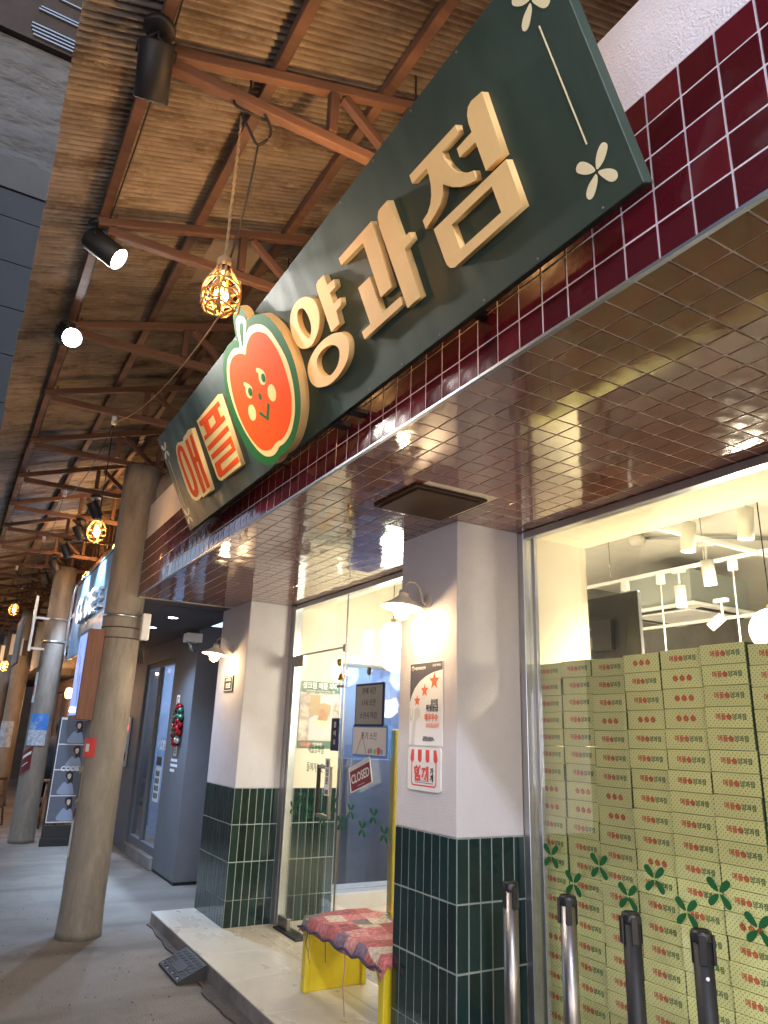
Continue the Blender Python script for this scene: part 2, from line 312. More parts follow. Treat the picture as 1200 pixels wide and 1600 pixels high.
G = {
 'yang_ring': [(2.226, 0.477), (2.261, 0.451), (2.272, 0.422), (2.27, 0.391), (2.255, 0.362), (2.224, 0.336), (2.178, 0.316), (2.131, 0.308), (2.081, 0.319), (2.046, 0.341), (2.027, 0.378), (2.027, 0.418), (2.04, 0.45), (2.066, 0.476), (2.101, 0.492), (2.15, 0.498), (2.192, 0.491)],
 'yang_ring_h': [(2.165, 0.459), (2.182, 0.441), (2.19, 0.413), (2.189, 0.386), (2.177, 0.359), (2.153, 0.342), (2.136, 0.34), (2.117, 0.362), (2.102, 0.396), (2.103, 0.429), (2.114, 0.452), (2.137, 0.464)],
 'yang_stem': [(2.387, 0.482), (2.387, 0.441), (2.438, 0.436), (2.432, 0.409), (2.384, 0.409), (2.382, 0.366), (2.434, 0.363), (2.424, 0.339), (2.383, 0.336), (2.373, 0.288), (2.303, 0.287), (2.31, 0.459), (2.32, 0.479), (2.337, 0.485)],
 'yang_ring2': [(2.36, 0.257), (2.381, 0.237), (2.388, 0.212), (2.377, 0.186), (2.349, 0.16), (2.303, 0.14), (2.239, 0.127), (2.161, 0.125), (2.094, 0.14), (2.057, 0.159), (2.035, 0.19), (2.036, 0.224), (2.055, 0.25), (2.094, 0.27), (2.157, 0.284), (2.229, 0.287), (2.299, 0.279), (2.333, 0.269)],
 'yang_ring2_h': [(2.287, 0.239), (2.308, 0.218), (2.306, 0.197), (2.284, 0.175), (2.249, 0.159), (2.201, 0.152), (2.159, 0.16), (2.134, 0.179), (2.12, 0.206), (2.126, 0.232), (2.15, 0.25), (2.196, 0.257), (2.247, 0.254)],
 'gwa_1': [(2.752, 0.477), (2.73, 0.246), (2.657, 0.246), (2.672, 0.446), (2.511, 0.452), (2.511, 0.479)],
 'gwa_2': [(2.639, 0.334), (2.63, 0.199), (2.752, 0.197), (2.75, 0.17), (2.486, 0.169), (2.486, 0.198), (2.55, 0.198), (2.557, 0.336)],
 'gwa_3': [(2.863, 0.482), (2.859, 0.344), (2.905, 0.342), (2.904, 0.317), (2.857, 0.313), (2.847, 0.148), (2.768, 0.148), (2.78, 0.438), (2.789, 0.467), (2.803, 0.481), (2.817, 0.483)],
 'jeom_1': [(3.236, 0.473), (3.231, 0.447), (3.154, 0.449), (3.152, 0.426), (3.16, 0.398), (3.175, 0.369), (3.194, 0.351), (3.217, 0.337), (3.237, 0.329), (3.232, 0.303), (3.204, 0.31), (3.171, 0.322), (3.141, 0.342), (3.122, 0.361), (3.112, 0.372), (3.097, 0.351), (3.073, 0.331), (3.04, 0.32), (3.005, 0.312), (2.979, 0.307), (2.98, 0.336), (3.011, 0.342), (3.035, 0.356), (3.053, 0.376), (3.065, 0.4), (3.072, 0.427), (3.074, 0.45), (2.995, 0.453), (2.996, 0.48)],
 'jeom_2': [(3.359, 0.479), (3.349, 0.3), (3.276, 0.301), (3.279, 0.388), (3.207, 0.392), (3.209, 0.418), (3.279, 0.418), (3.28, 0.445), (3.286, 0.466), (3.298, 0.48), (3.315, 0.485)],
 'jeom_3': [(3.352, 0.282), (3.347, 0.147), (3.035, 0.145), (3.017, 0.153), (3.008, 0.169), (3.007, 0.187), (3.01, 0.287)],
 'jeom_3_h': [(3.275, 0.254), (3.273, 0.176), (3.083, 0.177), (3.085, 0.256)],
 'ap_green': [(1.698, 0.713), (1.723, 0.694), (1.74, 0.667), (1.743, 0.641), (1.739, 0.623), (1.784, 0.618), (1.835, 0.601), (1.873, 0.585), (1.911, 0.556), (1.941, 0.52), (1.97, 0.471), (1.989, 0.411), (1.999, 0.342), (1.995, 0.284), (1.978, 0.222), (1.949, 0.164), (1.906, 0.111), (1.848, 0.067), (1.785, 0.033), (1.733, 0.015), (1.676, 0.005), (1.619, 0.005), (1.588, 0.007), (1.546, -0.004), (1.485, -0.004), (1.44, 0.007), (1.389, 0.03), (1.338, 0.069), (1.298, 0.123), (1.262, 0.199), (1.247, 0.282), (1.249, 0.382), (1.267, 0.458), (1.303, 0.52), (1.346, 0.572), (1.397, 0.607), (1.452, 0.622), (1.508, 0.621), (1.553, 0.613), (1.576, 0.604), (1.589, 0.641), (1.607, 0.677), (1.628, 0.705), (1.66, 0.719)],
 'ap_cream': [(1.694, 0.665), (1.719, 0.645), (1.723, 0.624), (1.708, 0.605), (1.68, 0.58), (1.729, 0.589), (1.785, 0.576), (1.828, 0.558), (1.863, 0.532), (1.899, 0.488), (1.926, 0.421), (1.943, 0.358), (1.945, 0.306), (1.931, 0.242), (1.908, 0.191), (1.875, 0.144), (1.837, 0.107), (1.781, 0.071), (1.721, 0.051), (1.658, 0.043), (1.614, 0.045), (1.573, 0.034), (1.529, 0.03), (1.482, 0.038), (1.441, 0.055), (1.4, 0.089), (1.362, 0.142), (1.327, 0.218), (1.308, 0.295), (1.305, 0.372), (1.317, 0.449), (1.344, 0.508), (1.387, 0.554), (1.427, 0.576), (1.478, 0.584), (1.529, 0.581), (1.58, 0.563), (1.601, 0.608), (1.62, 0.648), (1.641, 0.671), (1.668, 0.675)],
 'ap_leaf': [(1.681, 0.64), (1.691, 0.627), (1.611, 0.542), (1.611, 0.564), (1.631, 0.615), (1.655, 0.642)],
 'ap_red': [(1.613, 0.511), (1.649, 0.536), (1.69, 0.549), (1.736, 0.554), (1.781, 0.543), (1.817, 0.525), (1.856, 0.496), (1.88, 0.453), (1.901, 0.392), (1.906, 0.329), (1.899, 0.266), (1.882, 0.207), (1.852, 0.163), (1.817, 0.125), (1.763, 0.093), (1.703, 0.073), (1.655, 0.068), (1.613, 0.072), (1.571, 0.07), (1.53, 0.062), (1.471, 0.073), (1.423, 0.098), (1.374, 0.155), (1.34, 0.231), (1.325, 0.312), (1.334, 0.401), (1.36, 0.472), (1.394, 0.522), (1.431, 0.546), (1.482, 0.557), (1.541, 0.546), (1.578, 0.531)],
 'ap_eye1': [(1.67, 0.417), (1.709, 0.392), (1.725, 0.367), (1.719, 0.343), (1.697, 0.328), (1.673, 0.331), (1.655, 0.348), (1.654, 0.37), (1.667, 0.392), (1.655, 0.405)],
 'ap_eye2': [(1.504, 0.416), (1.539, 0.391), (1.559, 0.366), (1.547, 0.343), (1.525, 0.328), (1.504, 0.331), (1.484, 0.35), (1.486, 0.374), (1.498, 0.392), (1.49, 0.406)],
 'ap_pup1': [(1.717, 0.349), (1.712, 0.341), (1.705, 0.336), (1.697, 0.335), (1.689, 0.337), (1.682, 0.343), (1.679, 0.352), (1.68, 0.361), (1.685, 0.369), (1.692, 0.374), (1.7, 0.375), (1.708, 0.373), (1.715, 0.367), (1.718, 0.358)],
 'ap_pup2': [(1.549, 0.349), (1.544, 0.341), (1.537, 0.336), (1.527, 0.334), (1.519, 0.337), (1.512, 0.343), (1.508, 0.352), (1.509, 0.361), (1.514, 0.369), (1.522, 0.374), (1.531, 0.375), (1.54, 0.373), (1.547, 0.366), (1.55, 0.358)],
 'ap_nose': [(1.619, 0.297), (1.615, 0.29), (1.609, 0.286), (1.602, 0.284), (1.596, 0.286), (1.591, 0.291), (1.588, 0.298), (1.589, 0.306), (1.593, 0.312), (1.599, 0.317), (1.606, 0.318), (1.612, 0.316), (1.617, 0.311), (1.62, 0.304)],
 'ap_ck1': [(1.763, 0.258), (1.753, 0.244), (1.738, 0.234), (1.72, 0.232), (1.703, 0.237), (1.691, 0.249), (1.685, 0.265), (1.687, 0.282), (1.697, 0.296), (1.713, 0.305), (1.731, 0.307), (1.748, 0.302), (1.76, 0.29), (1.765, 0.275)],
 'ap_ck2': [(1.511, 0.258), (1.501, 0.244), (1.485, 0.234), (1.467, 0.231), (1.45, 0.236), (1.437, 0.248), (1.432, 0.264), (1.434, 0.281), (1.445, 0.296), (1.461, 0.305), (1.479, 0.307), (1.496, 0.302), (1.509, 0.291), (1.514, 0.275)],
 'ap_mouth': [(1.645, 0.247), (1.658, 0.246), (1.668, 0.238), (1.601, 0.178), (1.537, 0.237), (1.549, 0.246), (1.559, 0.242), (1.596, 0.203)],
 'ae_base': [(0.629, 0.49), (0.593, 0.113), (0.43, 0.11), (0.427, 0.125), (0.368, 0.116), (0.306, 0.124), (0.257, 0.153), (0.228, 0.209), (0.227, 0.3), (0.238, 0.4), (0.271, 0.467), (0.299, 0.489), (0.347, 0.497), (0.422, 0.48), (0.446, 0.477), (0.46, 0.49), (0.522, 0.493), (0.571, 0.5)],
 'ae_o': [(0.37, 0.472), (0.402, 0.445), (0.414, 0.394), (0.423, 0.322), (0.423, 0.235), (0.412, 0.182), (0.388, 0.151), (0.338, 0.143), (0.297, 0.161), (0.273, 0.203), (0.269, 0.281), (0.271, 0.364), (0.278, 0.432), (0.3, 0.463), (0.336, 0.477)],
 'ae_o_h': [(0.36, 0.437), (0.365, 0.397), (0.372, 0.332), (0.376, 0.255), (0.363, 0.209), (0.349, 0.188), (0.328, 0.187), (0.316, 0.222), (0.31, 0.288), (0.308, 0.358), (0.314, 0.408), (0.332, 0.437)],
 'ae_1': [(0.471, 0.465), (0.523, 0.463), (0.519, 0.344), (0.545, 0.342), (0.564, 0.463), (0.605, 0.465), (0.605, 0.133), (0.549, 0.135), (0.555, 0.308), (0.525, 0.307), (0.52, 0.131), (0.465, 0.13)],
 'pl_base': [(0.743, 0.494), (1.131, 0.499), (1.105, 0.109), (0.794, 0.113), (0.764, 0.124), (0.745, 0.147)],
 'pl_1': [(0.769, 0.476), (1.109, 0.471), (1.112, 0.446), (1.064, 0.448), (1.069, 0.391), (1.114, 0.389), (1.118, 0.366), (0.762, 0.367), (0.766, 0.39), (0.82, 0.387), (0.817, 0.441), (0.776, 0.45)],
 'pl_1_h': [(0.896, 0.443), (0.987, 0.443), (0.99, 0.394), (0.896, 0.389)],
 'pl_2': [(0.762, 0.329), (1.113, 0.332), (1.115, 0.307), (0.763, 0.302)],
 'pl_3': [(0.77, 0.274), (1.109, 0.274), (1.106, 0.196), (0.852, 0.195), (0.85, 0.156), (1.1, 0.16), (1.099, 0.133), (0.789, 0.132), (0.771, 0.151), (0.776, 0.221), (1.068, 0.218), (1.07, 0.248), (0.774, 0.247)],
 'fl_up': [(3.568, 0.102), (3.575, 0.121), (3.588, 0.136), (3.602, 0.144), (3.611, 0.143), (3.617, 0.134), (3.613, 0.124), (3.597, 0.109), (3.579, 0.101)],
 'fl_lf': [(3.563, 0.101), (3.559, 0.119), (3.546, 0.137), (3.533, 0.145), (3.52, 0.141), (3.516, 0.13), (3.527, 0.116), (3.543, 0.105)],
 'fl_rt': [(3.569, 0.093), (3.583, 0.091), (3.602, 0.08), (3.613, 0.066), (3.612, 0.053), (3.602, 0.048), (3.589, 0.054), (3.577, 0.072)],
 'fl_dn': [(3.562, 0.093), (3.561, 0.08), (3.549, 0.064), (3.535, 0.052), (3.523, 0.05), (3.516, 0.058), (3.519, 0.07), (3.532, 0.082), (3.548, 0.089)],
 'fl_c': [(3.566, 0.098)],
 'fl_c2': [(3.573, 0.561)],
 'line_r': [(3.572, 0.493), (3.567, 0.169)],
 'fl_c3': [(0.013, 0.549)],
 'fl_c4': [(0.005, 0.078)],
 'line_l': [(0.015, 0.471), (0.005, 0.153)],
}
# ================================================================ ground and step
def ground_mat():
    m = mat('asphalt', (.185, .158, .130), .82, var=.12, vscale=2.2, bump=.5, bscale=220, stain=(.10, .085, .07), sscale=.9, sthr=.60, rvar=.1)
    t = m.node_tree; N = t.nodes; L = t.links; b = N['Principled BSDF']
    src = b.inputs['Base Color'].links[0].from_socket
    tc = N.new('ShaderNodeTexCoord'); n = N.new('ShaderNodeTexNoise'); n.inputs['Scale'].default_value = 150; n.inputs['Detail'].default_value = 2
    L.new(tc.outputs['Object'], n.inputs['Vector'])
    mr = N.new('ShaderNodeMapRange'); mr.inputs[1].default_value = .35; mr.inputs[2].default_value = .65; mr.inputs[3].default_value = .55; mr.inputs[4].default_value = 1.45
    L.new(n.outputs[0], mr.inputs[0])
    mx = N.new('ShaderNodeMix'); mx.data_type = 'RGBA'; mx.blend_type = 'MULTIPLY'; mx.inputs[0].default_value = 1
    L.new(src, mx.inputs[6]); L.new(mr.outputs[0], mx.inputs[7])
    nc = N.new('ShaderNodeTexNoise'); nc.inputs['Scale'].default_value = .9; nc.inputs['Detail'].default_value = 10; nc.inputs['Roughness'].default_value = .62; nc.inputs['Distortion'].default_value = .6
    L.new(tc.outputs['Object'], nc.inputs['Vector'])
    sb = N.new('ShaderNodeMath'); sb.operation = 'SUBTRACT'; sb.inputs[1].default_value = .47; L.new(nc.outputs[0], sb.inputs[0])
    ab = N.new('ShaderNodeMath'); ab.operation = 'ABSOLUTE'; L.new(sb.outputs[0], ab.inputs[0])
    mc = N.new('ShaderNodeMapRange'); mc.inputs[1].default_value = .0; mc.inputs[2].default_value = .0035; mc.inputs[3].default_value = .45; mc.inputs[4].default_value = 0; L.new(ab.outputs[0], mc.inputs[0])
    ns = N.new('ShaderNodeTexNoise'); ns.inputs['Scale'].default_value = 1.1; ns.inputs['Detail'].default_value = 6; mps = N.new('ShaderNodeMapping'); mps.inputs['Scale'].default_value = (.5, 2.4, 1); mps.inputs['Rotation'].default_value = (0, 0, .35)
    L.new(tc.outputs['Object'], mps.inputs[0]); L.new(mps.outputs[0], ns.inputs['Vector'])
    ms = N.new('ShaderNodeMapRange'); ms.inputs[1].default_value = .48; ms.inputs[2].default_value = .66; ms.inputs[3].default_value = 0; ms.inputs[4].default_value = .55; L.new(ns.outputs[0], ms.inputs[0])
    mm = N.new('ShaderNodeMath'); mm.operation = 'MAXIMUM'; L.new(mc.outputs[0], mm.inputs[0]); L.new(ms.outputs[0], mm.inputs[1])
    x2 = N.new('ShaderNodeMix'); x2.data_type = 'RGBA'; L.new(mm.outputs[0], x2.inputs[0]); L.new(mx.outputs[2], x2.inputs[6]); x2.inputs[7].default_value = (.085, .066, .05, 1)
    L.new(x2.outputs[2], b.inputs['Base Color'])
    return m
M['asphalt'] = ground_mat()
g = MB()
g.quad([(-60, -40, 0), (60, -40, 0), (60, 120, 0), (-60, 120, 0)], M['asphalt'])
tag(g.obj('alley_ground'), kind='structure')

# dirt line of old mortar along the step, real low relief
M['mortar'] = mat('old_mortar', (.075, .058, .046), .9, var=.3, vscale=20, bump=.8, bscale=60)
b = MB(); pts = []
y = -1.0
lo = []; 
while y < 6.75:
    lo.append((1.777-.055-.022*math.sin(1.7*y)-.012*math.sin(5.3*y+1)-.006*math.sin(17*y)-random.uniform(0, .004)-(.015 if y < 5 else 0), y)); y += .04
poly = [(1.777, 6.75), (1.777, -1.0)] + lo
b.prism(poly, .002, .012, M['mortar']); tag(b.obj('mortar_strip'), kind='structure')

step = empty('entrance_step', (0, 0, 0), kind='structure')
M['step_side'] = mat('step_side', (.22, .20, .185), .8, var=.25, vscale=6, bump=.4, bscale=60, stain=(.09, .08, .07), sscale=3, sthr=.55)
M['floor_tile'] = mat('floor_tile', (.56, .51, .42), .32, var=.07, vscale=3, bump=.08, bscale=90, rnd=.05, stain=(.36, .33, .28), sscale=2.6, sthr=.70, swid=(.16, .14), stretch=(1, .5, 1), rvar=.12)
box('step_core', 1.787, 9, -6, 6.73, .0, .088, M['step_side'], step)
box('step_riser', 1.777, 1.787, -6, 6.73, .0, .092, M['step_side'], step)
joint = M['grout']
def floor_tile(x0, x1, y0, y1):
    dz = random.uniform(-.0004, .0004)
    return MB().box(x0, x1, y0, y1, .088+dz, .100+dz, M['floor_tile'], .0015).obj('floor_tile', step)
ys = [6.73, 5.955, 5.35, 4.785, 4.19, 3.59, 3.0, 2.4, 1.8, 1.2, .6, 0, -.6, -1.2]
g_ = .0015
for i in range(len(ys)-1):
    for (xa, xb) in ((1.777, 2.352), (2.352, 2.56), (2.56, 3.14), (3.14, 3.72), (3.72, 4.3)):
        if ys[i] < 2.4 and xa > 2.5: continue
        floor_tile(xa+g_, xb-g_, ys[i+1]+g_, ys[i]-g_)
box('joint_sheet', 1.79, 4.3, -1.2, 6.72, .0885, .0905, M['grout'], step)

# ================================================================ tiles
def tile_mesh(name, w, h, t, m, gap=.004, bev=.0022):
    return MB().box(-w/2+gap/2, w/2-gap/2, -h/2+gap/2, h/2-gap/2, 0, t, m, bev).mesh(name)
def jig(a=.35):
    return Matrix.Rotation(R(random.gauss(0, a)), 4, 'X') @ Matrix.Rotation(R(random.gauss(0, a)), 4, 'Y')
Z0, Z1 = 2.642, 3.150
XF = 1.265
me_red = tile_mesh('red_tile', .1, .1, .006, M['red_tile'])
fascia = empty('tiled_fascia', label='long fascia of square oxblood red tiles with pale grout under the green sign', cat='fascia')
box('backing', XF+.0017, XF+.012, -2.0, 6.43, Z0+.0085, Z1, M['grout'], fascia)
st = MB(); cnt = 0
yc = 6.432-.05
k = 0
while yc > -2:
    for r in range(5):
        z = Z1-.05-.1*r
        mt = FX(XF+.006, yc, z-.0015) @ jig(.25)
        if cnt < 300 and yc < 6.5 and yc > .42:
            inst(me_red, 'tile', mt, fascia); cnt += 1
        else:
            tmp = me_red.copy(); tmp.transform(mt); st.b.from_mesh(tmp); bpy.data.meshes.remove(tmp)
    yc -= .1
st.mats = [M['red_tile']]; tag(st.obj('tile_field', fascia), kind='stuff')
box('edge_trim', XF-.003, XF+.012, -2.0, 6.44, Z0-.004, Z0+.006, M['trim'], fascia)
box('edge_trim', XF-.002, XF+.02, 6.432, 6.442, Z0+.01, Z1, M['trim'], fascia)

soffit = empty('tiled_soffit', label='glossy brown-red tiled underside of the shop canopy reflecting the lamps', cat='soffit')
box('backing', XF+.013, 2.66, -2.0, 6.50, Z0+.0022, Z0+.05, M['grout_warm'], soffit)
me_sof = tile_mesh('soffit_tile', .1, .1, .006, M['soffit_tile'])
MZ = lambda x, y, z: Matrix(((1, 0, 0, x), (0, -1, 0, y), (0, 0, -1, z), (0, 0, 0, 1)))
cells = [(XF+.012+.05+.1*i, 6.42-.05-.1*j) for i in range(13) for j in range(83)]
cells = [(x, y) for (x, y) in cells if not (1.64 < x < 2.05 and 2.56 < y < 2.96)]
vis = sorted([c for c in cells if c[1] > .45], key=lambda c: c[1]*1.0+abs(c[0]-1.7)*.8)[:300]
vs_ = set(vis); st = MB()
for c in cells:
    mt = MZ(c[0], c[1], Z0+.0062) @ jig(.35)
    if c in vs_: inst(me_sof, 'tile', mt, soffit)
    else:
        tmp = me_sof.copy(); tmp.transform(mt); st.b.from_mesh(tmp); bpy.data.meshes.remove(tmp)
st.mats = [M['soffit_tile']]; tag(st.obj('tile_field', soffit), kind='stuff')
M['panel_brown'] = mat('panel_brown', (.055, .028, .02), .75, var=.1, vscale=4, spec=.15)
pn = MB().box(1.64, 2.045, 2.565, 2.955, Z0-.012, Z0-.001, M['panel_brown'], .003).box(1.66, 2.025, 2.585, 2.935, Z0-.022, Z0-.0125, M['panel_brown'], .004).obj('access_panel', soffit)

# ================================================================ pillars
me_gt = MB().box(-.0315, .0315, -.1345, .1345, 0, .007, M['green_tile'], .003).mesh('green_tile')
me_gc = MB().box(-.0315, .0315, -.096, .096, 0, .007, M['green_tile'], .003).mesh('green_tile_cut')
rows = [(1.111, .836, me_gt), (.836, .561, me_gt), (.561, .286, me_gt), (.286, .098, me_gc)]
def pillar(label, x0, x1, y0, y1, ztop=Z0+.005, x_face=True, ninner=0):
    p = empty('pillar', label=label, cat='pillar')
    MB().box(x0-.0008, x1, y0-.0008, y1, .1, 1.111, M['grout_pale']).obj('tile_backing', p)
    MB().box(x0, x1, y0, y1, 1.1115, ztop, M['stucco'], .004).obj('plaster_shaft', p)
    n = int(round((y1-y0)/.0672))
    pw = (y1-y0)/n
    for (zt, zb, me) in rows:
        zc = (zt+zb)/2
        for i in range(n):
            o = inst(me, 'tile', FX(x0+.004, y1-pw*(i+.5), zc) @ jig(.25) @ Matrix.Scale(pw/.0672, 4, (1, 0, 0)), p)
        nx = int(round((x1-x0)/.0672)); px = (x1-x0)/nx
        for i in range(nx):
            inst(me, 'tile', FY(x0+px*(i+.5), y0+.004, zc) @ jig(.25) @ Matrix.Scale(px/.0672, 4, (1, 0, 0)), p)
    return p
pillar('near white stucco pillar with dark green tiled base and the star rating poster', 2.14, 2.545, 2.939, 3.48)
pillar('far white stucco pillar with green tiled base at the corner of the shop', 2.14, 2.53, 5.985, 6.735)
# inner return wall of the entrance, same tiling
iw = empty('entrance_side_wall', label='cream side wall with green tiles seen through the glass door', cat='wall')
box('wall_core', 2.60, 3.07, 5.9992, 6.2, .1, 1.111, M['grout_pale'], iw)
box('plaster', 2.60, 3.07, 6.0, 6.2, 1.1115, 2.9, M['plaster_in'], iw)
for (zt, zb, me) in rows:
    for i in range(7): inst(me, 'tile', FY(2.60+.0672*(i+.5), 6.004, (zt+zb)/2) @ jig(.2), iw)

# ================================================================ building shell
bld = empty('bakery_building', label='two storey bakery building behind the tiled shop front', cat='building')
box('parapet', XF+.008, XF+.14, -2.0, 6.44, Z1+.001, 3.47, M['stucco'], bld)
box('upper_wall', 2.2, 2.4, -3, 6.5, 2.75, 7, M['stucco'], bld)
box('side_wall', 2.66, 3.07, 6.22, 6.42, 0, 5, M['stucco'], bld); box('side_wall', 4.05, 9, 6.22, 6.42, 0, 5, M['stucco'], bld); box('side_wall', 3.0705, 4.0495, 6.22, 6.42, 2.19, 5, M['stucco'], bld); box('side_wall', 3.0705, 4.0495, 6.22, 6.42, 0, .26, M['stucco'], bld)
box('canopy_roof', XF+.15, 2.2, -2.0, 6.42, 2.70, 2.76, M['grout'], bld)

# ================================================================ neighbouring shop
nb = empty('neighbour_shop', label='slate grey shop front with recessed glass door beyond the bakery', cat='building')
NX = 2.35
box('soffit', 1.35, NX-.002, 6.75, 12.4, 2.64, 2.72, M['neigh_dark'], nb)
box('soffit_near', 1.35, 2.138, 6.51, 6.748, 2.645, 2.72, M['neigh_dark'], nb)
box('pier', NX, NX+.35, 8.21, 9.12, .03, 2.7, M['neigh'], nb, .004)
box('plinth', NX+.012, NX+.34, 8.225, 9.10, 0, .0295, M['black'], nb)
box('recess_wall', NX+.352, NX+.5, 6.75, 8.6, 0, 2.7, M['neigh'], nb)
box('side_panel', NX, NX+.2, 10.62, 11.9, 0, 2.64, M['neigh'], nb)
box('lintel', NX+.002, NX+.2, 9.122, 10.618, 2.40, 2.64, M['neigh'], nb)
b = MB()
yk = 9.12
for i in range(4): b.box(NX-.03, NX+.2, yk+.375*i+.004, yk+.375*(i+1)-.004, 0, .13, M['step_side'], .008)
b.obj('door_curb', nb)
fr = MB(); A = M['neigh']
fr.box(NX+.03, NX+.09, 10.55, 10.617, .13, 2.399, A).box(NX+.03, NX+.09, 9.123, 9.16, .13, 2.399, A).box(NX+.03, NX+.09, 9.16, 10.55, 2.34, 2.399, A).box(NX+.03, NX+.09, 9.16, 10.55, .13, .22, A)
fr.box(NX+.03, NX+.09, 9.95, 9.99, .22, 2.34, A)
dfr = fr.obj('door_frame', nb)
box('door_glass', NX+.055, NX+.063, 9.161, 9.949, .22, 2.34, M['glass_blue'], nb)
box('door_glass', NX+.055, NX+.063, 9.991, 10.549, .22, 2.34, M['glass_blue'], nb)
# rooms behind that door
M['room_blue'] = mat('room_blue', (.16, .24, .38), .6, var=.2, vscale=3)
rm = empty('neighbour_room', kind='structure')
b = MB().box(NX+.52, 6.2, 8.7, 8.75, 0, 2.7, M['neigh']).box(NX+.2, 6.2, 11.9, 11.95, 0, 2.7, M['room_blue']).box(6.2, 6.25, 8.7, 11.95, 0, 2.7, M['room_blue']).box(NX+.2, 6.2, 8.7, 11.95, 2.7, 2.75, M['neigh_dark']); b.obj('room_walls', rm)
box('counter', 3.3, 3.9, 9.2, 11.2, .0, 1.0, M['dark_wall'], rm)

# ================================================================ roof
roof = empty('corrugated_roof', label='rusty corrugated canopy roof on brown timber trusses over the alley', cat='roof')
SL = .325; PZ = lambda x: 3.931 + SL*x      # underside plane of the sheets
def sheet_mat():
    m = mat('rusty_sheet', (.27, .24, .20), .6, var=.30, vscale=3, metal=.15, stain=(.085, .050, .032), sscale=2.6, sthr=.56, stretch=(1.2, 2.0, 1), bump=.3, bscale=40, rnd=.12)
    t = m.node_tree; N = t.nodes; L = t.links; b = N['Principled BSDF']
    src = b.inputs['Base Color'].links[0].from_socket
    tc = N.new('ShaderNodeTexCoord'); mp = N.new('ShaderNodeMapping'); mp.inputs['Scale'].default_value = (1.6, 11, 1)
    L.new(tc.outputs['Object'], mp.inputs[0])
    n = N.new('ShaderNodeTexNoise'); n.inputs['Scale'].default_value = 1.6; n.inputs['Detail'].default_value = 7; n.inputs['Roughness'].default_value = .7
    L.new(mp.outputs[0], n.inputs['Vector'])
    mr = N.new('ShaderNodeMapRange'); mr.inputs[1].default_value = .50; mr.inputs[2].default_value = .68; mr.inputs[4].default_value = .55
    L.new(n.outputs[0], mr.inputs[0])
    mx = N.new('ShaderNodeMix'); mx.data_type = 'RGBA'; L.new(mr.outputs[0], mx.inputs[0]); L.new(src, mx.inputs[6])
    mx.inputs[7].default_value = (.065, .036, .022, 1)
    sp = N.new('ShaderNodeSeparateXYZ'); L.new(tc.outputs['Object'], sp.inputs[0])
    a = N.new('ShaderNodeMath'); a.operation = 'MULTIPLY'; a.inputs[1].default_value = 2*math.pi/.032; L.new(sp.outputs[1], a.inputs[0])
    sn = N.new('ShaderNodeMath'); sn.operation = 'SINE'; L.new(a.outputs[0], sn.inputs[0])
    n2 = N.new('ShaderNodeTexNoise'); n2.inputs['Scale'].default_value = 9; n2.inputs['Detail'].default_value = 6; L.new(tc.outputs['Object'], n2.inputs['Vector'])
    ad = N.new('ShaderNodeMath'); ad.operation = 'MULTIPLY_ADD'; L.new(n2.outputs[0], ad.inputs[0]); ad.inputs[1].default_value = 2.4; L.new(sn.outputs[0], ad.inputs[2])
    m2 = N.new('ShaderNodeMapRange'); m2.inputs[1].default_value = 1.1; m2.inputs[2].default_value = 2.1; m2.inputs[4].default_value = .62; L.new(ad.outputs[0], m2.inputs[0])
    x2 = N.new('ShaderNodeMix'); x2.data_type = 'RGBA'; L.new(m2.outputs[0], x2.inputs[0]); L.new(mx.outputs[2], x2.inputs[6]); x2.inputs[7].default_value = (.11, .066, .040, 1)  # grime bands along each wave, painting ridge shading into the sheet colour
    m3 = N.new('ShaderNodeMapRange'); m3.inputs[1].default_value = .60; m3.inputs[2].default_value = .68; m3.inputs[4].default_value = .7
    n3 = N.new('ShaderNodeTexNoise'); n3.inputs['Scale'].default_value = 5; n3.inputs['Detail'].default_value = 8; n3.inputs['Roughness'].default_value = .75
    mp3 = N.new('ShaderNodeMapping'); mp3.inputs['Scale'].default_value = (1.2, 4, 1); mp3.inputs['Location'].default_value = (3, 7, 0); L.new(tc.outputs['Object'], mp3.inputs[0]); L.new(mp3.outputs[0], n3.inputs['Vector']); L.new(n3.outputs[0], m3.inputs[0])
    x3 = N.new('ShaderNodeMix'); x3.data_type = 'RGBA'; L.new(m3.outputs[0], x3.inputs[0]); L.new(x2.outputs[2], x3.inputs[6]); x3.inputs[7].default_value = (.48, .40, .29, 1)
    L.new(x3.outputs[2], b.inputs['Base Color']); return m
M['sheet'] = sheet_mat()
def corr_sheet(y0, y1, x0, x1, seg=8, nx=5, amp=.0085, pitch=.032, coarse=False):
    bm = bmesh.new(); n = max(2, int(round((y1-y0)/pitch*seg)))
    grid = []
    ph = random.uniform(0, 6)
    for i in range(n+1):
        y = y0+(y1-y0)*i/n; row = []
        for j in range(nx+1):
            x = x0+(x1-x0)*j/nx
            wob = .002*math.sin(3.1*y+ph+j) + .0016*math.sin(37*y+j*1.7+ph)
            row.append(bm.verts.new((x, y, SL*x + amp*math.sin(2*math.pi*y/pitch + .25*math.sin(5*x+ph)) + wob)))
        grid.append(row)
    for i in range(n):
        for j in range(nx):
            f = bm.faces.new((grid[i][j], grid[i+1][j], grid[i+1][j+1], grid[i][j+1])); f.smooth = True
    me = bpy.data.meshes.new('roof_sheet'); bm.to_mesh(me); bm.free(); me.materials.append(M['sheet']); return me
y = -3.0; i = 0
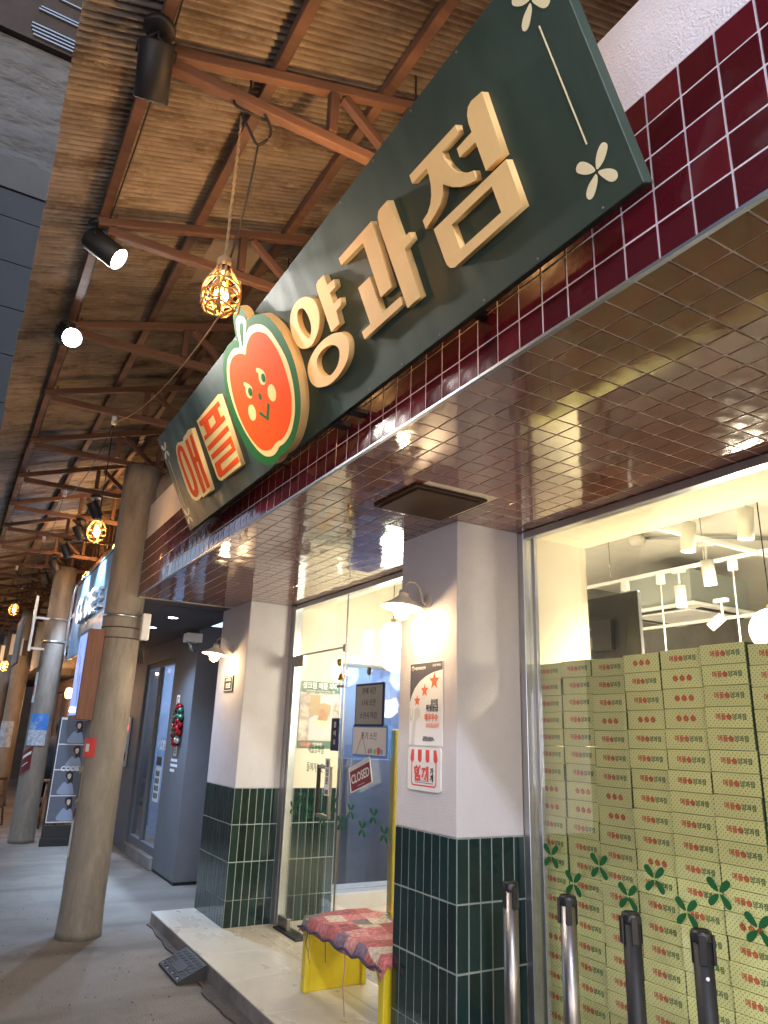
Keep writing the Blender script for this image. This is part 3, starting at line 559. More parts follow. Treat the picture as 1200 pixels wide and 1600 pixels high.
while y < 24:
    w_ = .64
    lapz = .004 if i % 2 else .0
    e = random.uniform(-.006, .006)
    far = y > 9
    if not (3.3 < y+.3 < 3.9):
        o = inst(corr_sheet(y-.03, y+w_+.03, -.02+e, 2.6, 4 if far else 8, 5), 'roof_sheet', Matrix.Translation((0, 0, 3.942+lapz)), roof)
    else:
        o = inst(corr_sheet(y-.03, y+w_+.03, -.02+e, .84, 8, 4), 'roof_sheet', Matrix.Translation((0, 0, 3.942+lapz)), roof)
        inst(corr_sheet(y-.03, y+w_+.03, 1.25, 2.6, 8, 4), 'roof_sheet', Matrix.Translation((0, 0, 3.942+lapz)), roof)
        y_patch = y
    y += w_; i += 1
M['patch'] = mat('old_plaster', (.46, .40, .33), .85, var=.12, vscale=5, bump=.4, bscale=50, stain=(.30, .24, .18), sscale=3, sthr=.6)
b = MB().quad([(.80, y_patch-.1, PZ(.8)+.035), (1.3, y_patch-.1, PZ(1.3)+.035), (1.3, y_patch+.74, PZ(1.3)+.035), (.80, y_patch+.74, PZ(.8)+.035)], M['patch'])
b.box(.8, 1.3, y_patch-.1, y_patch+.74, 4.42, 4.44, M['patch']); b.obj('patch_board', roof)
BM = {}
def beam(name, p0, p1, w_, h_, m, parent):
    p0, p1 = Vector(p0), Vector(p1); d = (p1-p0); L_ = d.length; d.normalize()
    ref = Vector((0, 0, 1)) if abs(d.z) < .8 else Vector((0, 1, 0))
    s = d.cross(ref).normalized(); u = s.cross(d)
    mt = Matrix(((d.x, s.x, u.x, p0.x), (d.y, s.y, u.y, p0.y), (d.z, s.z, u.z, p0.z), (0, 0, 0, 1)))
    o = MB().box(0, L_, -w_/2, w_/2, -h_/2, h_/2, m, .003).obj(name, parent); o.matrix_local = mt; BM[o.name] = mt; return o
def pz(x): return 3.896+SL*x
for x in (.2425, .711, 1.197, 1.68, 2.16):
    y = -3
    while y < 24:
        y2 = y+3.3
        beam('purlin', (x+random.uniform(-.012, .012), y, pz(x)-.001), (x+random.uniform(-.012, .012), y2-.003, pz(x)-.001), .044, .056, M['wood'], roof)
        y = y2
CZ = lambda x: 3.840+SL*x
TY = [2.2+1.1*i for i in range(-4, 20)]
for y in TY:
    jy = random.uniform(-.01, .01)
    t = beam('truss', (.22, y+jy, CZ(.22)), (2.3, y+jy, CZ(2.3)), .038, .046, M['wood_x'], roof)
    inv = BM[t.name].inverted()
    def sub(name, p0, p1, w_, h_):
        o = beam(name, p0, p1, w_, h_, M['wood_x'], t); o.matrix_local = inv @ BM[o.name]
    yy = y+jy-.003
    sub('lower_chord', (.27, yy, 3.878), (2.15, yy, 3.885), .040, .048)
    sub('strut', (.95, yy, 3.914), (.95, yy, CZ(.95)-.028), .038, .042)
    sub('brace', (1.0, yy+.004, CZ(1.0)-.032), (1.27, yy+.004, 3.918), .036, .038)
    sub('strut', (1.32, yy, 3.914), (1.32, yy, CZ(1.32)-.028), .038, .042)
    if y < 12: sub('cleat', (.30, yy+.035, 3.86), (.30, yy+.035, 3.99), .012, .09)
# timber stud wall above the neighbour's sign
sw = empty('timber_stud_wall', label='warm lit timber studs and plaster above the neighbour sign', cat='wall')
box('plaster', 1.62, 1.66, 6.8, 20, 2.75, 4.4, M['patch'], sw)
y = 7.05; i = 0
while y < 17:
    box('stud', 1.54, 1.615, y, y+.13, 2.8, CZ(1.56)-.06, M['wood'], sw, .003); y += .36
for z in (3.2, 3.75): box('rail', 1.50, 1.538, 6.9, 17, z, z+.07, M['wood'], sw, .003)

# ================================================================ posts
def post(y, label, z1=3.85, x=1.2, r=.163):
    p = empty('concrete_post', (x, y, 0), label, 'post')
    prof = [(r*1.05, 0), (r*1.03, .05)]
    k = 26
    for i in range(1, k+1): prof.append((r*(1-.02*i/k)*(1+random.uniform(-.008, .008)), .05+(z1-.05)*i/k))
    prof.append((0, z1))
    MB().lathe([(0, 0.001)]+prof, m=M['concrete'], n=32).obj('shaft', p)
    return p
post1 = post(6.6, 'nearest round concrete post, brown-grey, carrying a brown light box')
post2 = post(11.8, 'second round concrete post with blue poster and red flyer', x=1.22)
post(17.0, 'third round concrete post with small posters, in the dark', x=1.2)
post(22.2, 'farthest round concrete post at the end of the alley', x=1.2)
# flared corbel and the strap bands of post 1
b = MB()
b.tube([(.10, 0, 3.50), (.17, 0, 3.62), (.28, 0, 3.76), (.40, 0, 3.84)], [.09, .12, .13, .12], M['concrete'], 14)
b.obj('corbel', post1)
for z, hh in ((2.47, .012), (2.37, .004), (2.28, .004)):
    MB().lathe([(.1595, -hh), (.166, -hh), (.166, hh), (.1595, hh)], (0, 0, z), M['alu'] if hh > .01 else M['cable'], 32).obj('strap', post1)
for z in (3.05, 2.72): MB().lathe([(.158, -.014), (.167, -.014), (.167, .014), (.158, .014)], (0, 0, z), M['alu'], 32).obj('strap', post2)

# ================================================================ far walls, opposite side
op = empty('opposite_building', label='dark rendered building rising above the roof edge on the left', cat='building')
M['rough'] = mat('rough_render', (.15, .14, .14), .9, var=.25, vscale=2.5, bump=1.0, bscale=2.2, bdist=.35, stretch=(.7, 1, 1.6))
M['panel'] = mat('dark_cladding', (.04, .04, .045), .5, var=.1, vscale=3)
b = MB()
b.box(-7, .9, 9.0, 9.3, 8.50, 10.36, M['rough']); b.obj('rough_wall', op)
M['smooth_r'] = mat('smooth_render', (.13, .12, .12), .85, var=.1, vscale=3, bump=.2, bscale=60)
box('smooth_wall', -7, .9, 8.995, 9.3, 8.05, 8.499, M['smooth_r'], op)
z = 4.55
while z < 8.0:
    z2 = min(z+.62, 8.04)
    box('cladding_panel', -7, 1.0, 9.02, 9.3, z+.006, z2-.006, M['panel'], op); z = z2
box('cladding_back', -7, 1.0, 9.04, 9.32, 4.5, 8.04, M['black'], op)
box('upper_panel', -7, 1.0, 8.9, 9.3, 10.37, 14, M['dark_wall'], op)
for (z, x0, x1) in ((10.88, -.60, .3), (10.93, -.58, .3), (10.60, -.64, .3), (10.54, -.64, .3), (10.48, -.62, .3), (10.42, -.60, .3), (11.2, -.40, .3)):
    box('window_louver', x0, x1, 8.86, 8.895, z, z+.022, M['alu'], op)
box('wall', -7, -3.4, -8, 9.0, 0, 9, M['smooth_r'], op)
# beyond: dark shop fronts along the right, alley end
fr_ = empty('tavern_building', label='dark timber tavern front along the far right of the alley', cat='building')
y = 12.42; i = 0
while y < 24:
    box('facade_panel', 2.36, 2.5, y+.01, y+.74, .0, 2.3, M['dark_wall'] if i % 3 else M['wood'], fr_, .004)
    y += .75; i += 1
box('beam', 2.3, 2.36, 12.42, 24, 2.32, 2.55, M['wood'], fr_)
box('eave_board', 1.45, 2.36, 12.42, 24, 2.6, 2.66, M['dark_wall'], fr_)
box('alley_end_wall', -3.4, 6, 25.0, 25.2, 0, 6, M['dark_wall'], fr_)

# unseen shop front added across the alley; its three glowing windows are fill light
ops = empty('added_fill_shop', label='unseen shop front added across the alley, its glowing windows serving as fill light', cat='building')
M['fill_window'] = emis('fill_window_glow', (.92, .88, .98), 2.3)
for (ya, yb) in ((-4.6, -3.1), (-2.9, -1.4), (-1.2, .3)):
    box('window', -3.385, -3.375, ya+.06, yb-.06, .85, 2.35, M['fill_window'], ops)
    for (a, b_, c, d) in ((ya, ya+.06, .8, 2.4), (yb-.06, yb, .8, 2.4), ((ya+yb)/2-.02, (ya+yb)/2+.02, .86, 2.34)): box('window_frame', -3.40, -3.34, a, b_, c, d, M['wood'], ops)
    box('window_head', -3.40, -3.33, ya, yb, 2.401, 2.47, M['wood'], ops); box('window_sill', -3.40, -3.30, ya, yb, .73, .799, M['wood'], ops)
box('door', -3.40, -3.36, .6, 1.5, .0, 2.2, M['dark_wall'], ops, .004)
# ================================================================ the big sign
TH = R(26); YL = 4.56; BK = Vector((1.22, 0, 2.82))
n_ = Vector((-math.cos(TH), 0, -math.sin(TH))); v_ = Vector((-math.sin(TH), 0, math.cos(TH)))
def SF(d=0.):     # sign frame: local x to the right along the shop, local y up the board, z out of it
    o = BK + n_*(.04+d)
    return Matrix(((0, v_.x, n_.x, o.x), (-1, 0, 0, YL), (0, v_.z, n_.z, o.z), (0, 0, 0, 1)))
sign = empty('shop_sign', label='long dark green leaning shop sign with cream Korean letters and a red apple', cat='sign')
MB().box(-.055, 3.665, 0, .655, -.04, 0, M['sign_green'], .002).obj('board', sign).matrix_local = SF()
def letter(name, keys, d=.026, m=None, sm=(), side=None):
    for i, kk in enumerate(keys):
        lp = [crom(G[kk]) if kk in sm else G[kk]]
        if kk+'_h' in G: lp.append(crom(G[kk+'_h']) if kk in sm else G[kk+'_h'])
        shape(name, lp, 0.0005 - i*.0002, d, m or M['cream'], SF(), sign, side)
letter('letter_yang', ['yang_ring', 'yang_stem', 'yang_ring2'], sm=('yang_ring', 'yang_ring2'))
letter('letter_gwa', ['gwa_1', 'gwa_2', 'gwa_3'])
letter('letter_jeom', ['jeom_1', 'jeom_2', 'jeom_3'])
letter('letter_base', ['ae_base'], .026, M['cream_flat'], side=M['cream'])
letter('letter_base', ['pl_base'], .026, M['cream_flat'], side=M['cream'])
for nm, ks in (('letter_ae', ('ae_o', 'ae_1')), ('letter_peul', ('pl_1', 'pl_2', 'pl_3'))):
    for kk in ks:
        lp = [crom(G[kk]) if kk == 'ae_o' else G[kk]]
        if kk+'_h' in G: lp.append(crom(G[kk+'_h']) if kk == 'ae_o' else G[kk+'_h'])
        shape(nm, lp, .0261, .0276, M['apple_red'], SF(), sign)
ap = shape('apple_emblem', [crom(G['ap_green'])], .001, .045, M['apple_green'], SF(), sign, M['cream'])
I4 = Matrix()
for i, (nm, kk, m) in enumerate((('cream_rim', 'ap_cream', 'cream_flat'), ('leaf_fill', 'ap_leaf', 'apple_green'), ('red_fill', 'ap_red', 'apple_red'), ('eye', 'ap_eye1', 'cream_flat'), ('eye', 'ap_eye2', 'cream_flat'),
        ('pupil', 'ap_pup1', 'apple_green'), ('pupil', 'ap_pup2', 'apple_green'), ('nose', 'ap_nose', 'apple_green'), ('cheek', 'ap_ck1', 'cream_flat'), ('cheek', 'ap_ck2', 'cream_flat'), ('mouth', 'ap_mouth', 'apple_green'))):
    lv = {'cream_rim': 0, 'leaf_fill': 1, 'red_fill': 1, 'pupil': 3}.get(nm, 2)
    z0 = .0451+lv*.0008
    shape(nm, [G[kk] if kk in ('ap_mouth', 'ap_leaf') else crom(G[kk])], z0, z0+.0007, M[m], I4, ap)
c0 = G['fl_c'][0]
for cc in (G['fl_c'][0], G['fl_c2'][0], (.02, .549), (.02, .09)):
    for q in ('up', 'lf', 'rt', 'dn'):
        shape('petal', [crom([(x-c0[0]+cc[0], y-c0[1]+cc[1]) for x, y in G['fl_'+q]])], .0004, .0014, M['petal'], SF(), sign)
MB().box(3.5665, 3.5705, .169, .493, .0003, .0014, M['petal']).obj('line', sign).matrix_local = SF()
MB().box(.018, .022, .155, .48, .0003, .0014, M['petal']).obj('line', sign).matrix_local = SF()
for y in (1.6, 3.2, 4.3):
    beam('bracket', (1.215, y, 2.85), (XF+.004, y, 2.85), .03, .03, M['black'], sign)
    beam('bracket', (.98, y, 3.30), (XF+.01, y, 3.30), .03, .03, M['black'], sign)
for y in (2.35, 2.5):
    MB().box(1.20, 1.262, y, y+.05, 2.795, 2.812, M['black']).obj('clip', sign)

# ================================================================ shop window (right) and entrance glazing
win = empty('shop_window', label='large shop window with grey aluminium frame in front of the stacked boxes', cat='window')
A = M['alu']
fr = MB().box(2.545, 2.60, 2.895, 2.937, .1, 2.638, A, .002).obj('frame', win)
MB().box(2.545, 2.60, -1.5, 2.894, 2.60, 2.638, A, .002).obj('frame', win)
MB().box(2.545, 2.60, -1.5, 2.894, .1, .16, A, .002).obj('frame', win)
MB().box(2.565, 2.585, 2.83, 2.85, .161, 2.599, A, .001).obj('frame', win)
MB().box(2.571, 2.579, -1.5, 2.829, .161, 2.599, M['glass']).obj('glass_pane', win)
MB().box(2.571, 2.579, 2.8505, 2.894, .161, 2.599, M['glass']).obj('glass_pane', win)
PET = [[(0, .008), (.016, .03), (.027, .05), (.032, .064), (.022, .068), (.008, .055), (-.002, .03)]]
def leaf(ang, L_, W_):
    p = []
    for t in range(12):
        a = 2*math.pi*t/12; x = (.5+.5*math.cos(a))*L_ + .006; y = W_*math.sin(a)*(.55+.45*(.5+.5*math.cos(a)))
        p.append((x*math.cos(ang)-y*math.sin(ang), x*math.sin(ang)+y*math.cos(ang)))
    return p
def decal(x, y, z, label, k=1.0):
    e = empty('leaf_sticker', label=label, cat='sticker', group='green four leaf stickers on the shop glass')
    cx, cy = G['fl_c'][0]
    for q in ('up', 'lf', 'rt', 'dn'):
        shape('leaf', [crom([((px-cx)*.98*k, (py-cy)*1.02*k) for px, py in G['fl_'+q]], 3)], 0, .0006, M['decal'], FX(x, y, z), e)
DR = [(2.783, 1.044), (2.644, .950), (2.484, 1.044), (2.333, .953), (2.19, 1.042), (2.049, .951), (1.90, 1.043), (1.758, .955), (1.61, 1.043), (1.465, .953)]
for i, (y, z) in enumerate(DR):
    decal(2.5703, y, z, 'green four leaf sticker on the box window, %s from the left, %s row' % (ordn(i), 'upper' if z > 1 else 'lower'))
DD = [(5.732, .98), (5.597, 1.059), (5.456, .98), (5.328, 1.069), (5.179, .965), (5.015, 1.069), (4.887, .956), (4.743, 1.052), (4.571, .957), (4.424, 1.05), (4.282, .958)]
for i, (y, z) in enumerate(DD):
    decal(2.5473, y, z, 'green leaf sticker on the glass entrance, %s counted from the door hinge' % ordn(i))

door = empty('glass_entrance', label='frameless glass entrance door with patch fittings between the two pillars', cat='door')
MB().box(2.53, 2.60, 5.90, 5.983, .1, 2.638, A, .003).obj('jamb', door)
MB().box(2.535, 2.60, 5.862, 5.893, .1, 2.19, A, .003).obj('jamb', door)
MB().box(2.535, 2.595, 3.48, 3.51, .1, 2.638, A, .003).obj('jamb', door)
MB().box(2.535, 2.595, 3.511, 5.899, 2.60, 2.638, A, .003).obj('jamb', door)
MB().box(2.548, 2.56, 4.955, 5.86, .115, 2.185, M['glass_blue']).obj('door_leaf', door)
MB().box(2.55, 2.56, 4.945, 5.899, 2.20, 2.599, M['glass_blue']).obj('transom_glass', door)
MB().box(2.55, 2.56, 3.512, 4.935, .115, 2.599, M['glass_blue']).obj('side_glass', door)
MB().box(2.540, 2.57, 5.70, 5.858, 2.10, 2.195, M['steel'], .002).obj('patch_fitting', door)
MB().box(2.542, 2.568, 4.955, 5.699, 2.186, 2.199, M['steel'], .001).obj('patch_rail', door)
MB().box(2.540, 2.57, 4.93, 4.975, 2.16, 2.215, M['steel'], .002).obj('patch_fitting', door)
MB().box(2.540, 2.57, 5.68, 5.858, .102, .19, M['steel'], .002).obj('patch_fitting', door)
MB().box(2.549, 2.559, 4.936, 4.9445, .12, 2.6, M['steel']).obj('glass_edge', door)
hd = MB().box(2.475, 2.50, 5.145, 5.17, .975, 1.335, M['black_plastic'], .003).box(2.475, 2.50, 4.955, 5.145, 1.31, 1.335, M['steel'], .003).box(2.475, 2.50, 4.955, 5.145, .975, 1.0, M['steel'], .003).box(2.475, 2.50, 4.955, 4.975, 1.0, 1.31, M['steel'], .003)
hd.box(2.50, 2.548, 5.15, 5.165, 1.315, 1.33, M['steel']).box(2.50, 2.548, 5.15, 5.165, .98, .995, M['steel']); hd.obj('pull_handle', door)
MB().box(2.50, 2.62, 5.42, 5.86, .1005, .112, M['rubber'], .004).obj('floor_hinge', door)
# paper strip by the handle and the blue hanging tag
t = empty('paper_strip', label='narrow white vertical paper strip with black Korean letters by the door handle', cat='notice')
MB().box(2.470, 2.4715, 4.945, 5.022, 1.131, 1.384, M['paper']).obj('sheet', t)
for i, ch in enumerate('출입문'): text(ch, .052, M['dark_ink'], FX(2.4698, 4.984, 1.345-.058*i), t, bold=.02)
MB().quad([(2.4696, 4.955, 1.14), (2.4696, 5.012, 1.14), (2.4696, 5.012, 1.172), (2.4696, 4.955, 1.172)], M['grey_ink']).obj('barcode', t)
M['navy'] = mat('navy_felt', (.012, .022, .09), .7)
t = empty('hanging_tag', label='navy blue vertical wooden tag with white letters hung on the door', cat='tag')
MB().box(2.532, 2.54, 4.958, 5.080, 1.437, 1.67, M['navy'], .002).obj('plate', t)
for i, ch in enumerate('끌어요'): text(ch, .045, M['white_ink'], FX(2.5315, 5.019, 1.62-.062*i), t)
MB().tube([(2.536, 5.02, 1.67), (2.536, 5.02, 1.72)], .0015, M['jute'], 5).lathe([(.0, .014), (.012, .008), (.012, 0), (0, -.002)], (2.54, 5.02, 1.71), M['glass_blue'], 10).obj('hook', t)
M['board_grey'] = mat('board_grey', (.27, .27, .26), .5, var=.1)
M['frame_blue'] = mat('frame_blue', (.03, .08, .25), .4)
def board(name, label, y0, y1, z0, z1, face, lines, ink, edge, x=2.53, size=.05):
    t = empty(name, label=label, cat='notice board')
    MB().box(x, x+.012, y0, y1, z0, z1, edge, .005).obj('frame', t)
    MB().box(x-.001, x+.001, y0+.018, y1-.018, z0+.016, z1-.016, face).obj('panel', t)
    for (s_, dy, dz, sz) in lines: text(s_, sz, ink, FX(x-.0015, (y0+y1)/2-dy, (z0+z1)/2+dz), t)
    return t
board('menu_board', 'grey whiteboard in dark blue frame hung by a suction hook on the entrance glass', 4.31, 4.715, 1.612, 1.905, M['board_grey'],
      [('판매 시간', .0, .09, .05), ('11시 오픈', .0, .01, .05), ('소진시 마감', 0, -.075, .05)], M['dark_ink'], M['navy'])
MB().lathe([(0, .012), (.028, .008), (.03, 0), (0, 0)], m=M['steel'], mtx=FX(2.546, 4.546, 1.99)).tube([(2.54, 4.546, 1.965), (2.535, 4.52, 1.9)], .002, M['steel'], 5).obj('suction_hook').__setitem__('label', 'round suction hook holding the grey whiteboard')
M['frame_sky'] = mat('frame_sky', (.10, .28, .75), .4)
bb = board('notice_board', 'white notice board in light blue frame with handwriting and coloured doodles', 4.25, 4.745, 1.412, 1.622, M['white_ink'],
      [('조기 소진', 0, .03, .055)], M['grey_ink'], M['frame_sky'], x=2.533)
for i, (c, dy) in enumerate((((.75, .25, .3), -.05), ((.2, .5, .6), -.02), ((.4, .6, .1), .03), ((.8, .1, .15), .08), ((.2, .5, .7), .12))):
    mm = mat('doodle', c, .5); MB().lathe([(0, .0004), (.018 if i != 3 else .026, .0002)], m=mm, n=10, mtx=FX(2.5315, 4.44-dy, 1.452+.004*(i % 2))).obj('doodle', bb)
M['closed_red'] = mat('closed_red', (.22, .012, .03), .5)
cl = empty('closed_sign', label='maroon CLOSED plate hanging askew from a string on the glass', cat='sign')
mt = FX(2.528, 4.585, 1.295) @ Matrix.Rotation(R(17), 4, 'Z')
MB().box(-.15, .15, -.085, .085, 0, .004, M['white_ink'], .006).obj('plate', cl).matrix_local = mt
MB().box(-.143, .143, -.078, .052, .0041, .0048, M['closed_red']).obj('field', cl).matrix_local = mt
text('CLOSED', .082, M['white_ink'], mt @ Matrix.Translation((0, -.008, .0052)), cl, bold=.02, sx=.85)
MB().box(-.05, .05, -.063, -.060, .005, .0054, M['white_ink']).obj('small_print', cl).matrix_local = mt
pA = mt @ Vector((-.11, .085, .002)); pB = mt @ Vector((.11, .085, .002))
MB().tube([pA, (2.528, 4.588, 1.555)], .0016, M['jute'], 5).tube([pB, (2.528, 4.588, 1.555)], .0016, M['jute'], 5).lathe([(0, .02), (.010, .012), (.012, -.012), (0, -.018)], (2.536, 4.588, 1.56), M['steel'], 10).obj('string', cl)
# small brass wind bell on the door edge
wb = empty('door_bell', label='small brass bell with cord and beads at the door edge', cat='bell')
MB().tube([(2.53, 4.97, 2.10), (2.53, 4.95, 1.98), (2.53, 4.96, 1.9)], .002, M['jute'], 5).obj('cord', wb)
M['brass'] = mat('brass', (.55, .36, .08), .3, 1)
MB().lathe([(0, .03), (.012, .025), (.022, -.01), (.028, -.02), (0, -.018)], (2.53, 4.955, 1.965), M['brass'], 14).lathe([(0, .03), (.02, .02), (.02, -.02), (0, -.03)], (2.53, 4.99, 2.08), M['brass'], 10).obj('bell', wb)
for i in range(4): MB().lathe([(0, .012), (.009, .008), (.012, 0), (.009, -.008), (0, -.012)], (2.53, 4.995-.028*i, 1.90+.004*(i % 2)), M['steel'], 8).obj('bead', wb)

# ---- poster on the inner wall
M['p_green'] = mat('poster_green', (.03, .12, .07), .5)
M['p_floral'] = mat('poster_floral', (.30, .22, .18), .5, stain=(.70, .62, .56), sscale=9, sthr=.5, var=.3, vscale=20)
M['p_grey'] = mat('poster_grey', (.55, .56, .60), .5)
M['p_kraft'] = mat('poster_kraft', (.42, .30, .15), .5, var=.1)
po = empty('pie_poster', label='poster of a cream apple pie slice on a white plate behind the door glass', cat='poster')
px0, px1, pz0, pz1 = 2.665, 3.062, 1.43, 2.0
def fy(nm, x0, x1, z0, z1, m, d, par): return MB().box(x0, x1, 5.998-.0012*d-.001, 5.998-.0012*d, z0, z1, m).obj(nm, par)
fy('sheet', px0, px1, pz0, pz1, M['p_green'], 0, po); fy('picture', px0+.006, px1-.006, pz0+.065, pz1-.095, M['p_floral'], 1, po)
text('생크림 애플 파이', .062, M['white_ink'], FY((px0+px1)/2, 5.9955, pz1-.04), po, bold=.03, sx=.82)
text('WHIPPED CREAM APPLE PIE', .024, M['white_ink'], FY((px0+px1)/2, 5.9955, pz1-.083), po, sx=.95)
shape('card', [[(-.10, -.20), (.12, -.19), (.12, .19), (.02, .19), (-.10, .19)]], 0, .001, M['p_grey'], FY(2.865, 5.995, 1.70), po)
shape('kraft_box', [[(-.10, -.02), (.0, .04), (.0, .185), (-.10, .185)]], 0.0011, .0017, M['p_kraft'], FY(2.865, 5.995, 1.70), po)
shape('kraft_box', [[(-.05, -.02), (.09, -.03), (.10, .07), (.03, .09), (-.04, .07)]], 0.0018, .0024, M['p_kraft'], FY(2.875, 5.995, 1.73), po)
shape('plate', [[(.075*math.cos(a*.35), .055*math.sin(a*.35)) for a in range(18)]], .0026, .0032, mat('plate_cream', (.72, .64, .42), .5), FY(2.90, 5.995, 1.66), po)
shape('pie_slice', [[(-.05, -.03), (.045, -.035), (.055, .0), (.0, .075), (-.03, .05)]], .0034, .004, mat('pie_crust', (.42, .19, .09), .6, var=.4, vscale=40), FY(2.895, 5.995, 1.70), po)
text('애플', .035, M['orange_ink'], FY(2.72, 5.9955, pz0+.032), po, bold=.02)
text('양과점', .035, M['white_ink'], FY(2.86, 5.9955, pz0+.032), po, bold=.02)
MB().lathe([(0, .0008), (.020, .0006)], m=M['orange_ink'], n=14, mtx=FY(2.775, 5.996, pz0+.032)).obj('apple_dot', po)
g_ = empty('glass_lettering', label='green Korean lettering printed on the door glass below the pie poster', cat='lettering')
text('애플양과점', .07, M['decal'], FX(2.547, 5.36, 1.435), g_, sx=.9); text('들어가는곳', .075, M['decal'], FX(2.547, 5.36, 1.30), g_, sx=.9)

# ================================================================ shop interior
it = empty('shop_interior', kind='structure')
M['ceil_in'] = mat('ceiling_in', (.74, .72, .66), .8, var=.06, vscale=3)
M['wall_in'] = mat('wall_in', (.34, .33, .31), .8, var=.2, vscale=2.5, bump=.2, bscale=30)
M['floor_in'] = mat('floor_in', (.25, .24, .23), .3, var=.1, vscale=2)
box('floor', 4.305, 9, -6, 6.2, .0, .099, M['floor_in'], it)
box('ceiling', 2.42, 9, -6, 6.2, 3.30, 3.38, M['ceil_in'], it)
box('back_wall', 9.0, 9.2, -6, 6.2, 0, 3.38, M['wall_in'], it)
box('end_wall', 2.66, 9.2, -6.2, -6.0, 0, 3.38, M['wall_in'], it)
box('side_wall_back', 4.05, 9.0, 6.0, 6.2, .1, 3.3, M['wall_in'], it)
box('side_wall_head', 3.071, 4.049, 6.0, 6.2, 2.19, 3.3, M['plaster_in'], it)
box('side_sill', 3.071, 4.049, 5.99, 6.2, .1, .26, M['stucco'], it)
box('window_beam', 2.602, 3.06, -6, 3.48, 2.64, 3.3, M['plaster_in'], it)
box('window_pillar', 2.665, 3.06, 2.942, 3.48, .1, 2.64, M['plaster_in'], it)
box('door_beam', 2.602, 2.75, 3.482, 5.999, 2.64, 3.3, M['plaster_in'], it)
# side wall glass; blue room behind it added to stand in for a reflection
pw = empty('side_wall_glass', label='glass window in the side wall onto the added blue room', cat='window')
MB().box(3.073, 4.047, 6.08, 6.09, .2605, 2.189, M['glass_blue']).obj('glass_pane', pw)
MB().box(3.073, 3.10, 6.05, 6.0795, .2605, 2.189, M['alu']).obj('frame', pw)
M['blue_wall'] = mat('blue_wall', (.13, .19, .36), .5, var=.25, vscale=2.5)
M['blue_wall2'] = mat('grey_blue_wall', (.15, .17, .23), .55, var=.2, vscale=3)
ps = empty('added_blue_room', kind='structure')
box('back', 2.66, 6.5, 7.9, 7.95, 0, 2.8, M['blue_wall2'], ps); box('side', 6.4, 6.45, 6.42, 7.9, 0, 2.8, M['blue_wall'], ps); box('blue_panel', 3.1, 3.42, 7.85, 7.895, .0, 2.4, M['blue_wall'], ps, .004)
box('top', 2.66, 6.5, 6.42, 7.9, 2.8, 2.85, M['neigh_dark'], ps); box('near', 2.66, 2.71, 6.42, 7.9, 0, 2.8, M['blue_wall'], ps)
box('shelf_unit', 4.0, 5.2, 7.5, 7.84, .0, 1.3, M['blue_wall2'], ps, .01)
for i, (x, z) in enumerate(((3.55, 2.3), (4.3, 2.3), (5.0, 2.3))):
    tl = empty('tube_lamp', label='cool white tube lamp in the added blue room, %s from the left' % ordn(i), cat='lamp', group='tube lamps in the added blue room')
    MB().box(x, x+.35, 7.4, 7.5, z+.06, z+.1, emis('tube_on', (.55, .75, 1.), 9), .01).obj('tube', tl); MB().box(x-.02, x+.37, 7.38, 7.52, z+.101, z+.13, M['white_plastic'], .004).obj('housing', tl)
    point('tube_light', (x+.15, 7.2, z-.1), (.52, .66, 1.), 10, .15, tl)
def globe(x, y, z, r, label, e=10):
    t = empty('globe_lamp', label=label, cat='lamp', group='opal globe lamps hanging in the shop')
    MB().lathe([(0, -r)]+[(r*math.sin(a), -r*math.cos(a)) for a in [math.pi*i/14 for i in range(1, 14)]]+[(0, r)], (x, y, z), M['globe_on'], 24).obj('globe', t)
    MB().tube([(x, y, z+r), (x, y, 3.3)], .004, M['cable'], 6).lathe([(.02, 0), (.02, .03), (0, .03)], (x, y, z+r-.005), M['brass'], 12).obj('cord', t)
    point('globe_light', (x, y, z-r-.06), (1., .86, .62), e*4.6, r, t)
globe(3.05, 5.08, 2.335, .115, 'round opal globe lamp half hidden behind the near pillar', 3)
globe(3.9, 5.6, 2.03, .12, 'dim round globe lamp beyond the grey whiteboard', 3)
globe(4.15, 2.53, 2.23, .13, 'opal globe lamp at the right edge above the boxes', 12)
# monitor
mo = empty('monitor', label='black back of a wide monitor on its arm above the left boxes', cat='monitor')
MB().box(3.33, 3.36, 2.815, 3.50, 2.02, 2.41, M['black_plastic'], .006).obj('screen_back', mo)
MB().box(3.295, 3.329, 3.0, 3.15, 2.08, 2.26, M['black'], .003).obj('bracket', mo)
MB().tube([(3.34, 3.07, 2.1), (3.45, 3.07, 1.9), (3.45, 3.07, .1)], .02, M['black'], 10).obj('arm', mo)
MB().box(3.326, 3.3295, 3.06, 3.2, 2.30, 2.305, M['dark_ink']).box(3.327, 3.3295, 3.17, 3.24, 2.10, 2.17, M['grey_ink']).obj('vent_slots', mo)
# shelving hidden behind the boxes gives them something to stand on
box('display_plinth', 2.62, 3.0, -1.4, 2.938, .1, .245, M['wall_in'], it)
